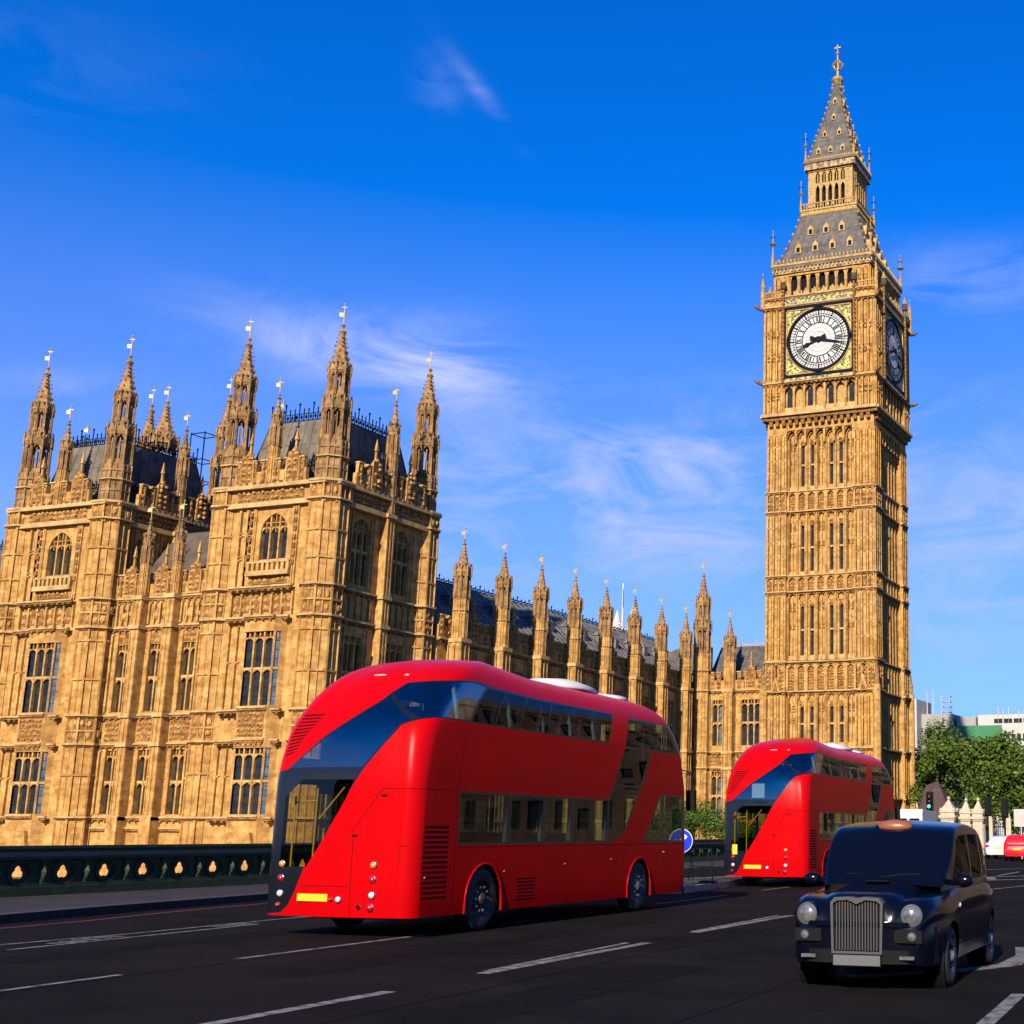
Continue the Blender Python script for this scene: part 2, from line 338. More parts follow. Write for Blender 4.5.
def string(mb, fr, u0, u1, z, d, h=.28, boss=.55, m='ledge'):
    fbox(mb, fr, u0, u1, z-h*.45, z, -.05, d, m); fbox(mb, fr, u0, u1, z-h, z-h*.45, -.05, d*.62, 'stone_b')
    fbox(mb, fr, u0+.03, u1-.03, z-h-.1, z-h, -.05, .025, 'soot_shade')  # dark strip: soot and shade painted under the ledge
    if boss:
        n = max(1, int((u1-u0)/boss)); s = (u1-u0)/n
        for i in range(n):
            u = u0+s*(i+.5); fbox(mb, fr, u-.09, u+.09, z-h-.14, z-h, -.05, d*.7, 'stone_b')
def panels(mb, fr, u0, u1, z0, z1, n, d=.1, m='stone', rib=.13, head=.45, mids=(), base=0):
    s = (u1-u0)/n
    for i in range(n+1):
        u = u0+s*i; fbox(mb, fr, u-rib/2, u+rib/2, z0, z1, base-.02, base+d, m)
    gw = .065 if rib < .16 else .1
    for i in range(n):
        a = u0+s*i+rib/2; b = a+s-rib
        if b-a > .3:
            fbox(mb, fr, a, a+gw, z0+.03, z1-head*.6, base-.02, base+.012, 'soot_shade'); fbox(mb, fr, b-gw, b, z0+.03, z1-head*.6, base-.02, base+.012, 'soot_shade')  # dark edges beside the ribs: soot plus painted recess shade
        archhead(mb, fr, a, b, z1-head, head-.04, base-.02, base+d*.75, m, 3)
        for q in mids:
            archhead(mb, fr, a, b, z0+(z1-z0)*q, .26, base-.02, base+d*.7, m, 2)
def carved(mb, fr, u0, u1, z0, z1, sx=.38, sz=.38, d=.16, m='stone', base=0, back=True):   # relief carving in a band
    nu = max(1, int((u1-u0)/sx)); nz = max(1, int((z1-z0)/sz)); a = (u1-u0)/nu; c = (z1-z0)/nz; P = fr.p
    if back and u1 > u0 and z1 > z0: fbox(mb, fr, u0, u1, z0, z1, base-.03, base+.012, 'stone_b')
    for i in range(nu):
        for j in range(nz):
            if random.random() < .1: continue
            uc = u0+a*(i+.5)+random.uniform(-.12, .12)*a; zc = z0+c*(j+.5)+random.uniform(-.15, .15)*c
            ru = a*random.uniform(.3, .56); rz = c*random.uniform(.3, .58); dd = d*random.uniform(.5, 1.1); n = 5; t0 = random.random()*6
            uc = min(max(uc, u0+ru*.8), u1-ru*.8); zc = min(max(zc, z0+rz*.8), z1-rz*.8)
            bs = [P(uc+ru*math.cos(t0+2*PI*k/n), zc+rz*math.sin(t0+2*PI*k/n), base) for k in range(n)]
            tp = [P(uc+ru*.5*math.cos(t0+2*PI*k/n), zc+rz*.5*math.sin(t0+2*PI*k/n), base+dd) for k in range(n)]
            for k in range(n): mb.face([bs[k], bs[(k+1)%n], tp[(k+1)%n], tp[k]], m)
            mb.face(tp, m)
def window(name, fr, u0, u1, z0, z1, lights, parent, off, trans=(.5,), pointed=False, depth=.42, glass='win', mul=.13, label=None, head=.5):
    mb = MB(); P = fr.p; s = (u1-u0)/lights
    for i in range(lights):
        g = glass if isinstance(glass, str) else glass[i % len(glass)]
        mb.face([P(u0+s*i, z0, -depth), P(u0+s*(i+1), z0, -depth), P(u0+s*(i+1), z1, -depth), P(u0+s*i, z1, -depth)], g)
    for i in range(1, lights): fbox(mb, fr, u0+s*i-mul/2, u0+s*i+mul/2, z0, z1, -depth+.01, -.06, 'stone')
    zs = [z0+(z1-z0)*t for t in trans]
    for z in zs: fbox(mb, fr, u0, u1, z-.08, z+.08, -depth+.01, -.09, 'ledge')
    for i in range(lights):
        a = u0+s*i+(mul/2 if i else 0); b = u0+s*(i+1)-(mul/2 if i < lights-1 else 0)
        if not pointed: archhead(mb, fr, a, b, z1-head-.32, .42, -depth+.02, -.1, 'stone', 3)
        for z in zs: archhead(mb, fr, a, b, z-.42, .34, -depth+.02, -.12, 'stone', 3)
        if not pointed:   # tracery lights above
            fbox(mb, fr, (a+b)/2-.04, (a+b)/2+.04, z1-head, z1, -depth+.02, -.12, 'stone')
    if pointed:
        H = (u1-u0)*.6; archhead(mb, fr, u0, u1, z1-H, H, -depth+.02, .0, 'stone', 6)
        for i in range(lights):
            a = u0+s*i+(mul/2 if i else 0); b = u0+s*(i+1)-(mul/2 if i < lights-1 else 0)
            archhead(mb, fr, a, b, z1-H-.05, .42, -depth+.02, -.12, 'stone', 3)
            fbox(mb, fr, (a+b)/2-.025, (a+b)/2+.025, z1-H, z1-.15, -depth+.02, -.12, 'stone')
        fbox(mb, fr, u0, u1, z1-H*.55, z1-H*.55+.07, -depth+.02, -.12, 'stone')
    if glass in ('win_sky_tint',) or True:   # lead glazing bars
        nz = int((z1-z0)/.6)
        for k in range(1, nz):
            z = z0+(z1-z0)*k/nz; fbox(mb, fr, u0, u1, z-.012, z+.012, -depth, -depth+.02, 'iron')
    o = mb.build(name, parent, off)
    if label: o['label'] = label
    return o
def crockets(mb, cx, cy, r0, r1, z0, z1, n, k, s, m='stone_t'):
    for j in range(k):
        t = (j+.35)/k; r = r0+(r1-r0)*t; z = z0+(z1-z0)*t; ss = s*(1-.45*t)
        for i in range(n):
            a = PI/n+2*PI*i/n; mb.spindle(cx+(r+ss*.55)*math.cos(a), cy+(r+ss*.55)*math.sin(a), z-ss*.5, z+ss*.9, ss*.62, m)
def spire(mb, cx, cy, r, z0, z1, n=8, k=6, s=.16, m='stone_t'):
    zm = z0+(z1-z0)*.5
    mb.frustum(cx, cy, r, r*.45, z0, zm, m, n); mb.frustum(cx, cy, r*.45, r*.1, zm, z1-.3, m, n)
    crockets(mb, cx, cy, r, r*.45, z0, zm, n, k//2, s, m); crockets(mb, cx, cy, r*.45, r*.1, zm, z1-.3, n if n < 8 else 4, k-k//2, s*.9, m)
    mb.spindle(cx, cy, z1-.75*s/.16, z1-.3, s*1.5, m, 6); mb.spindle(cx, cy, z1-.35, z1+.1, s*.9, m, 6)
def gablets(mb, cx, cy, r, z0, h, n=8, m='stone_t', pin=True):
    for i in range(n):
        a0 = PI/n+2*PI*i/n; a1 = PI/n+2*PI*(i+1)/n; am = (a0+a1)/2
        p0 = (cx+r*math.cos(a0), cy+r*math.sin(a0)); p1 = (cx+r*math.cos(a1), cy+r*math.sin(a1)); rm = r*math.cos(PI/n)
        t = (cx+rm*math.cos(am), cy+rm*math.sin(am), z0+h); ri = rm*.75; q = (cx+ri*math.cos(am), cy+ri*math.sin(am), z0+h*.8)
        mb.face([(*p0, z0), (*p1, z0), t], m); mb.face([(*p1, z0), (cx, cy, z0+.05), q, t], m); mb.face([(cx, cy, z0+.05), (*p0, z0), t, q], m)
        mb.spindle(t[0], t[1], z0+h-.05, z0+h+.28, .09, m)
        if pin: mb.frustum(p0[0], p0[1], .09, .07, z0-.35, z0+h*.55, m, 4); mb.frustum(p0[0], p0[1], .1, .01, z0+h*.55, z0+h*1.25, m, 4)
def octring(mb, cx, cy, r, z, h, m='ledge'):
    mb.frustum(cx, cy, r*1.12, r*1.12, z-h*.45, z, m); mb.frustum(cx, cy, r*.98, r*1.1, z-h, z-h*.45, 'stone_b')
def octshaft(mb, cx, cy, r, z0, z1, m='stone', rib=.1, levels=()):
    mb.frustum(cx, cy, r*.94, r*.94, z0, z1, m)
    for i in range(8):
        a = PI/8+2*PI*i/8; mb.frustum(cx+r*.96*math.cos(a), cy+r*.96*math.sin(a), rib, rib, z0, z1, m, 4, a+PI/4)
        am = a+PI/8; rr = r*.94*math.cos(PI/8)+.03; mb.frustum(cx+rr*math.cos(am), cy+rr*math.sin(am), rib*.55, rib*.55, z0, z1, m, 4, am)
    for z in levels: mb.frustum(cx, cy, r*1.02, r*1.02, z-.07, z+.07, m)
def openstage(mb, cx, cy, r, z0, z1, m='stone_t', core=0):
    for i in range(8):
        a = PI/8+2*PI*i/8; x, y = cx+r*.9*math.cos(a), cy+r*.9*math.sin(a)
        mb.frustum(x, y, .15, .13, z0, z1, m, 4, a+PI/4)
        x2, y2 = cx+(r+.04)*math.cos(a), cy+(r+.04)*math.sin(a); mb.frustum(x2, y2, .08, .06, z0, z1-.2, m, 4, a)
        am = a+PI/8; c, s_ = math.cos(am), math.sin(am); w2 = r*.9*math.sin(PI/8)-.05; dd = r*.9*math.cos(PI/8)
        fr = Fr(cx+c*dd+s_*w2*1, cy+s_*dd-c*w2, -s_, c)   # outward frame of this side
        archhead(mb, fr, 0, 2*w2, z1-.6, .6, -.1, .02, m, 3); fbox(mb, fr, 0, 2*w2, z0, z0+.35, -.1, .0, m)
        fbox(mb, fr, w2-.04, w2+.04, z0, z1-.3, -.08, -.01, m)
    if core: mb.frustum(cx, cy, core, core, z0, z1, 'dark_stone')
    mb.frustum(cx, cy, r*1.0, r*1.06, z1-.02, z1+.22, m); mb.frustum(cx, cy, r*1.0, r*1.0, z0-.15, z0+.05, m)
def vane(parent, off, cx, cy, z0, z1, ang=.6, flag=.34):
    mb = MB(); mb.tube([(cx, cy, z0), (cx, cy, z1)], .035, 'vane', 5); mb.spindle(cx, cy, z1-.05, z1+.2, .09, 'vane', 6)
    zf = z0+(z1-z0)*.45; ux, uy = math.cos(ang), math.sin(ang)
    fr = Fr(cx, cy, -ux, -uy); fbox(mb, fr, .03, flag, zf, zf+flag*.95, -.015, .015, 'vane'); fbox(mb, fr, -.18, .18, z1-.22, z1-.16, -.015, .015, 'vane')
    return mb.build('weather_vane', parent, off)
def cresting(mb, x0, y0, x1, y1, z, h, m='iron', st=.42):
    L_ = math.hypot(x1-x0, y1-y0); n = max(1, int(L_/st)); dx, dy = (x1-x0)/L_, (y1-y0)/L_; fr = Fr(x0, y0, dx, dy)
    fbox(mb, fr, 0, L_, z, z+.07, -.03, .03, m); fbox(mb, fr, 0, L_, z+h*.5, z+h*.5+.05, -.02, .02, m)
    for i in range(n+1):
        u = L_*i/n; big = i % 3 == 0
        hh = h*(1.25 if big else .85); fbox(mb, fr, u-.03, u+.03, z, z+hh, -.03, .03, m)
        x, y, _ = fr.p(u, 0, 0); mb.spindle(x, y, z+hh-.2, z+hh+.12, .12 if big else .08, m)
        if i < n: u2 = u+L_/n/2; x, y, _ = fr.p(u2, 0, 0); mb.spindle(x, y, z+.1, z+h*.5, L_/n*.3, m)

# ================================================================= SETTING
def road_z(y): return .09-.005*y
def sheet(name, pts, dz, m, kind='structure', z0=None, thick=None):   # polygon laid on the bridge slope
    mb = MB(); top = [(x, y, (road_z(y) if z0 is None else z0)+dz) for x, y in pts]; mb.face(top, m)
    if thick:
        n = len(pts)
        for i in range(n):
            a, b = top[i], top[(i+1)%n]; mb.face([a, (a[0], a[1], a[2]-thick), (b[0], b[1], b[2]-thick), b], m)
    o = mb.build(name)
    if kind: tag(o, kind=kind)
    return o
# land as one sheet to the horizon beyond the river; river below the bridge
g = MB(); g.face([(-3000, 92, -.95), (3000, 92, -.95), (3000, 4000, -.95), (-3000, 4000, -.95)], 'ground'); g.face([(-3000, 92, -.95), (-3000, 92, -9), (3000, 92, -9), (3000, 92, -.95)], 'conc_d')
tag(g.build('ground'), kind='structure')
g = MB(); g.face([(-3000, -1500, -6.5), (3000, -1500, -6.5), (3000, 95, -6.5), (-3000, 95, -6.5)], 'water'); tag(g.build('river_water'), kind='structure')
def RX(y): return -.07*y      # the bridge runs slightly to the left of +Y
sheet('road', [(RX(-175)-18.3, -175), (RX(-175)+9, -175), (RX(140)+14, 140), (RX(140)-14, 140), (-23.5, 70), (-24.4, 57), (-22.85, 27), (-21.6, 20.8), (-20.6, 16), (-19.9, 10), (-16, -20)], 0, 'asphalt')
kerb_line = [(-6.5, -170), (-14.5, -58), (-17.6, -20), (-19.5, 5), (-20.6, 16), (-21.75, 20.9), (-22.85, 27), (-23.7, 42), (-24.4, 57), (-26.2, 84)]
PARX = lambda y: -24.9-.0665*y    # foot of the parapet
pv = kerb_line + [(PARX(84)-.2, 84), (PARX(-170)-.2, -170)]
sheet('pavement', pv[::-1], .14, 'pave')
kb = MB()
for (xa, ya), (xb, yb) in zip(kerb_line, kerb_line[1:]):
    n = max(1, int(math.hypot(xb-xa, yb-ya)/1.0))
    for i in range(n):
        t0, t1 = i/n, (i+1)/n-.0015
        x0, y0, x1, y1 = xa+(xb-xa)*t0, ya+(yb-ya)*t0, xa+(xb-xa)*t1, ya+(yb-ya)*t1
        za, zb = road_z(y0), road_z(y1)
        p = [(x0+.02, y0, za-.05), (x1+.02, y1, zb-.05), (x1-.3, y1, zb-.05), (x0-.3, y0, za-.05), (x0+.02, y0, za+.15), (x1+.02, y1, zb+.15), (x1-.3, y1, zb+.15), (x0-.3, y0, za+.15)]
        kb.grid_faces(p, [(0,1,5,4),(4,5,6,7),(1,2,6,5),(2,3,7,6),(3,0,4,7)], 'kerb')
tag(kb.build('kerb'), kind='structure')
# far pavement on the right-hand side of the bridge and Bridge Street side
sheet('far_pavement', [(13.5, -175), (20, -175), (2, 84), (-2.3, 84)][::1], .14, 'pave', thick=.3)

def stripe(mb, pts, w, m, dz=.004):
    for (xa, ya), (xb, yb) in zip(pts, pts[1:]):
        L_ = math.hypot(xb-xa, yb-ya); nx, ny = (yb-ya)/L_*w/2, -(xb-xa)/L_*w/2
        mb.face([(xa-nx, ya-ny, road_z(ya)+dz), (xa+nx, ya+ny, road_z(ya)+dz), (xb+nx, yb+ny, road_z(yb)+dz), (xb-nx, yb-ny, road_z(yb)+dz)], m)
rm = MB()
for a, b in [((-12.35, 8.9), (-12.7, 12.46)), ((-12.93, 14.5), (-13.3, 19.2)), ((-13.6, 21.7), (-13.98, 26.2)), ((-14.2, 28.9), (-14.6, 33.9)), ((-14.9, 37), (-15.2, 41))]: stripe(rm, [a, b], .1, 'paint_w')
for a, b in [((-8.75, 7.2), (-9.0, 12.3)), ((-9.15, 14.2), (-9.45, 19.0)), ((-9.72, 21.2), (-9.98, 26.3)), ((-10.2, 29), (-10.5, 34)), ((-10.8, 37), (-11.1, 42)), ((-11.3, 45), (-11.7, 51)), ((-12, 54), (-12.4, 60)), ((-12.9, 64), (-13.4, 71))]: stripe(rm, [a, b], .17, 'paint_w')
for a, b in [((-9.28, 14.5), (-9.72, 18.9)), ((-9.84, 21.4), (-10.2, 26.2))]: stripe(rm, [a, b], .09, 'paint_w')
stripe(rm, [(-16.9, 10), (-17.35, 14.85), (-17.4, 17.17), (-17.8, 20.49), (-18.35, 27)], .09, 'paint_w')
stripe(rm, [(-16.55, 14.3), (-17.25, 19.8)], .09, 'paint_w')
for i in range(5): stripe(rm, [(-17.0-.1*i*.8, 15.3+.28*i), (-16.75-.08*i, 15.55+.3*i)], .12, 'paint_w'); stripe(rm, [(-17.5-.04*i, 19.0+.2*i), (-17.25-.04*i, 19.2+.2*i)], .1, 'paint_w')
stripe(rm, [(-2.75, 10.3), (-2.87, 12.2), (-3.08, 14.7)], .15, 'paint_w')
stripe(rm, [(-5.2, 15.6), (-4.3, 16.7), (-3.85, 17.8), (-3.9, 19.2), (-4.2, 20.6)], .3, 'paint_w')
stripe(rm, [(-9.6, 38), (-9, 44), (-8.9, 50)], .12, 'paint_w'); stripe(rm, [(-12.5, 46), (-9.5, 52), (-6, 57)], .3, 'paint_w'); stripe(rm, [(-13.3, 49), (-10.3, 56), (-7, 62)], .3, 'paint_w'); stripe(rm, [(-14.5, 62), (-12, 70)], .25, 'paint_w')
for i in range(6): stripe(rm, [(-12.2+i*1.0, 47.6+i*1.9), (-12.9+i*1.0, 50+i*2.1)], .35, 'paint_w')
tag(rm.build('road_markings'), kind='structure')
random.seed(21)
pt_ = MB()
for (xa, ya, xb, yb, w_) in ((-7.2, 9, -7.5, 16, .9), (-11.0, 13, -11.5, 20, .6), (-5.6, 17, -6.2, 27, 1.1), (-10.6, 30, -11.3, 41, 1.0), (-3.0, 20, -4.0, 32, .8), (-15.2, 13, -15.7, 19, .7)): stripe(pt_, [(xa, ya), (xb, yb)], w_, 'asphalt_patch', .002)
for (xa, ya, xb, yb) in ((-7.8, 6, -10.6, 45), (-12.2, 8, -15.9, 60), (-5.2, 9, -9, 60), (-14, 16.2, -3, 17.5), (-16, 24.5, -5, 25.2)):
    P = [(xa+(xb-xa)*t/14+random.uniform(-.05, .05), ya+(yb-ya)*t/14) for t in range(15)]; stripe(pt_, P, .035, 'tar', .003)
for (x, y, r_) in ((-15.6, 23.6, .25),):
    pt_.face([(x+r_*math.cos(2*PI*k/20), y+r_*math.sin(2*PI*k/20), road_z(y)+.0035) for k in range(20)], 'tar')
tag(pt_.build('road_patches'), kind='structure')
rr_ = MB(); stripe(rr_, [(-19.2, 8), (-19.75, 14.9), (-20.4, 19), (-21.35, 22.6), (-22.25, 28), (-23.1, 42)], .1, 'paint_r'); tag(rr_.build('red_route_line'), kind='structure')

# ---- bridge parapet
def parapet():
    base = (PARX(0), 0, .3); rt = root('bridge_parapet', base, 'dark green cast iron bridge parapet pierced by a row of trefoils', 'parapet')
    y0, y1 = -60.0, 86.0; st = 1.23
    ang = math.atan2(-.0665, 1); dx, dy = math.sin(ang), math.cos(ang)
    fr = Fr(PARX(0), 0, dx, dy)       # n = (dy,-dx) faces the road (+X)
    def slope(mb):                    # shift with the deck slope
        mb.v = [(x, y, .14+(z-.1)*.8+road_z(y)) for x, y, z in mb.v]; return mb
    a = MB(); U0, U1 = y0/dy, y1/dy
    fbox(a, fr, U0, U1, 1.34, 1.42, -.2, .14, 'green_iron'); fbox(a, fr, U0, U1, 1.27, 1.34, -.15, .09, 'green_iron'); fbox(a, fr, U0, U1, 1.13, 1.27, -.12, .05, 'green_pale'); fbox(a, fr, U0, U1, 1.05, 1.13, -.15, .1, 'green_iron')
    slope(a).build('top_rail', rt, base)
    b = MB(); fbox(b, fr, U0, U1, .1, .34, -.2, .16, 'green_iron'); fbox(b, fr, U0, U1, .34, .42, -.15, .08, 'green_iron'); slope(b).build('plinth', rt, base)
    c = MB(); k = int((U1-U0)/st); zc = .74; rr = .29
    for i in range(k):
        uc = U0+st*(i+.5)
        # plate with trefoil opening built of ring segments plus corner fill
        hole = []
        for j in range(24):
            t = 2*PI*j/24; r_ = .12+.055*abs(math.cos(1.5*(t-PI/2)))**.8; hole.append((uc+r_*math.cos(t), zc-.04+r_*1.12*math.sin(t)))
        outr = []
        for j in range(24):
            t = 2*PI*j/24; cx_, cz_ = math.cos(t), math.sin(t); s_ = min((st/2)/max(abs(cx_), 1e-6), (.335)/max(abs(cz_), 1e-6)); outr.append((uc+cx_*s_, zc+cz_*s_))
        for j in range(24):
            q = (j+1) % 24; P = fr.p
            for d, sg in ((.0, 1), (-.06, -1)):
                f = [P(*hole[j], d), P(*outr[j], d), P(*outr[q], d), P(*hole[q], d)]
                c.face(f if sg > 0 else f[::-1], 'green_iron')
            c.face([P(*hole[j], 0), P(*hole[q], 0), P(*hole[q], -.06), P(*hole[j], -.06)], 'green_iron')
        for (r1, r2, d) in ((.33, .28, .05), (.26, .225, .035)):
            for j in range(20):
                t0, t1 = 2*PI*j/20, 2*PI*(j+1)/20
                c.face([fr.p(uc+r2*math.cos(t0), zc-.02+r2*math.sin(t0), d), fr.p(uc+r1*math.cos(t0), zc-.02+r1*math.sin(t0), d), fr.p(uc+r1*math.cos(t1), zc-.02+r1*math.sin(t1), d), fr.p(uc+r2*math.cos(t1), zc-.02+r2*math.sin(t1), d)], 'green_iron')
                c.face([fr.p(uc+r1*math.cos(t0), zc-.02+r1*math.sin(t0), d), fr.p(uc+r1*math.cos(t0), zc-.02+r1*math.sin(t0), 0), fr.p(uc+r1*math.cos(t1), zc-.02+r1*math.sin(t1), 0), fr.p(uc+r1*math.cos(t1), zc-.02+r1*math.sin(t1), d)], 'green_iron')
        fbox(c, fr, uc-.02, uc+.02, zc+.2, zc+.33, -.06, .02, 'green_iron')
        fbox(c, fr, uc-st/2-.05, uc-st/2+.05, .42, 1.05, -.08, .06, 'green_iron')
        c.spindle(*fr.p(uc-st/2, 0, .06)[:2], .5, .95, .09, 'green_iron')
    slope(c).build('panel', rt, base)
parapet()

# ================================================================= PALACE
PX0, PY0 = -64.5, 77.7
def turret(parent, cx, cy, levels, ztop0=26.0, r=1.5, tall=0):
    off = POFF; mb = MB(); T = tall
    octshaft(mb, cx, cy, r, -.8, 25.6, 'stone', levels=[5, 8.2, 12, 14.9, 17, 20, 22])
    for z in levels: octring(mb, cx, cy, r, z, .3)
    for z0_, z1_ in ((7.5, 9.1), (16.1, 17.7), (24.4, 25.3)):
        for i in range(8):
            am = 2*PI*i/8; rr = r*.94*math.cos(PI/8); fr = Fr(cx+math.cos(am)*rr+math.sin(am)*.5, cy+math.sin(am)*rr-math.cos(am)*.5, -math.sin(am), math.cos(am))
            carved(mb, fr, 0, 1, z0_, z1_, .5, .6, .14)
    octring(mb, cx, cy, r*.98, 25.7, .4)
    octshaft(mb, cx, cy, 1.14, 25.6, 28.7, 'stone_t', .09, levels=[26.6, 28.2])
    octring(mb, cx, cy, 1.14, 27.5, .2)
    openstage(mb, cx, cy, .98, 28.75, 31.1); gablets(mb, cx, cy, 1.06, 31.32, .75)
    mb.frustum(cx, cy, .82, .76, 31.1, 32.1, 'stone_t')
    openstage(mb, cx, cy, .76, 32.15, 33.9); gablets(mb, cx, cy, .84, 34.05, .5)
    spire(mb, cx, cy, .8, 34.0, 37.8, 8, 9, .2)
    mb.build('turret', parent, off)
    vane(parent, off, cx, cy, 37.6, 39.3)
def pinnacle(parent, cx, cy, z0, z1, z2, r=.42, rr=None, name='pinnacle', zc=None, m='stone_t', v=True, shaft='stone'):
    """square/octagonal buttress pinnacle: shaft z0..z1, spire to z2"""
    off = POFF; mb = MB(); zs = z1-2.2*(r/.6)
    octshaft(mb, cx, cy, r, z0, zs, shaft, .07, levels=[z for z in (z0+2, z0+4, 16, 18.2) if z0 < z < zs])
    openstage(mb, cx, cy, r, zs, z1, m, r*.55); gablets(mb, cx, cy, r*1.12, z1+.2, .55, 8, m, r > .5)
    spire(mb, cx, cy, r*.95, z1+.2, z2, 8, 6, .12, m)
    o = mb.build(name, parent, off)
    if v: vane(parent, off, cx, cy, z2, z2+1.0, flag=.3)
    return o
def parapetrow(mb, fr, u0, u1, z, h=1.5, st=1.0, m='stone', gable=None, d=.12):
    fbox(mb, fr, u0, u1, z, z+h*.55, -.25, d-.05, m); n = max(1, int((u1-u0)/st)); s = (u1-u0)/n
    for i in range(n):
        a = u0+s*i; fbox(mb, fr, a+s*.2, a+s*.8, z+h*.55, z+h, -.22, d-.05, m); fbox(mb, fr, a+s*.17, a+s*.83, z+h, z+h+.1, -.25, d+.05, 'ledge')
        fbox(mb, fr, a+s*.45, a+s*.55, z+.1, z+h*.95, d-.06, d+.05, 'stone_b'); carved(mb, fr, a+s*.2, a+s*.8, z+.15, z+h*.9, .3, .45, .12, base=d-.05)
    if gable:
        for gu in gable:
            fpoly(mb, fr, [(gu-.62, z), (gu+.62, z), (gu+.58, z+h), (gu, z+h+.75), (gu-.58, z+h)], -.2, d+.08, m)
            carved(mb, fr, gu-.5, gu+.5, z+.2, z+h+.5, .35, .4, .16, base=d+.08)
            x, y, _ = fr.p(gu, 0, -.05); mb.frustum(x, y, .12, .1, z+h+.6, z+h+1.4, m, 4); mb.frustum(x, y, .17, .02, z+h+1.4, z+h+2.3, m, 4); mb.spindle(x, y, z+h+1.25, z+h+1.55, .2, m, 6)

pal = root('palace', (-75, 78, -.8), 'long gothic riverside palace of honey stone with spired turrets, left and behind the buses', 'palace')
POFF = (-75, 78, -.8)

def sub(mb, name, label=None):
    o = mb.build(name, pal, POFF)
    if label: o['label'] = label
    return o
def bay_window(parent, fr, uc, z0, z1, hw=1.55, glasses=None):
    """canted bay: front of three lights, splayed sides"""
    off = POFF; s = .42
    window('window', Fr(*fr.p(uc-hw+s, 0, s)[:2], *fr.u), 0, 2*(hw-s)+.35, z0, z1, 3, parent, off, depth=.3)
    # right splay facing away: pale sky painted into its glass colour
    for sg in (1, -1):
        a = fr.p(uc+sg*(hw-s)+(.35 if sg > 0 else 0), 0, s); b = fr.p(uc+sg*(hw+.12)+(.35 if sg > 0 else 0), 0, -.42)
        if sg < 0: a, b = b, a
        L_ = math.hypot(b[0]-a[0], b[1]-a[1]); f2 = Fr(a[0], a[1], (b[0]-a[0])/L_, (b[1]-a[1])/L_)
        window('window', f2, *((.12, min(.5, L_-.3)) if sg > 0 else (L_-min(.5, L_-.3), L_-.12)), z0, z1, 1, parent, off, depth=.1, glass='win_sky_tint', label='bay window side light with pale sky painted into its glass' if sg > 0 else None)

STR = [2.05, 7.3, 9.4, 15.95, 18.15, 24.35]
def splay_jambs(mb, fr, uc, z0, z1, hw=1.55):
    s = .42
    for sg in (1, -1):
        a = fr.p(uc+sg*(hw-s)+(.35 if sg > 0 else 0), 0, s); b = fr.p(uc+sg*(hw+.12)+(.35 if sg > 0 else 0), 0, -.42)
        if sg < 0: a, b = b, a
        L_ = math.hypot(b[0]-a[0], b[1]-a[1]); f2 = Fr(a[0], a[1], (b[0]-a[0])/L_, (b[1]-a[1])/L_)
        e0, e1 = (.12, min(.5, L_-.3)) if sg > 0 else (L_-min(.5, L_-.3), L_-.12)
        fbox(mb, f2, 0, e0, z0, z1, -.14, 0, 'stone'); fbox(mb, f2, e1, L_, z0, z1, -.14, 0, 'stone')
        for z in ((z0+z1)/2, ): fbox(mb, f2, e0, e1, z-.08, z+.08, -.12, -.02, 'ledge')
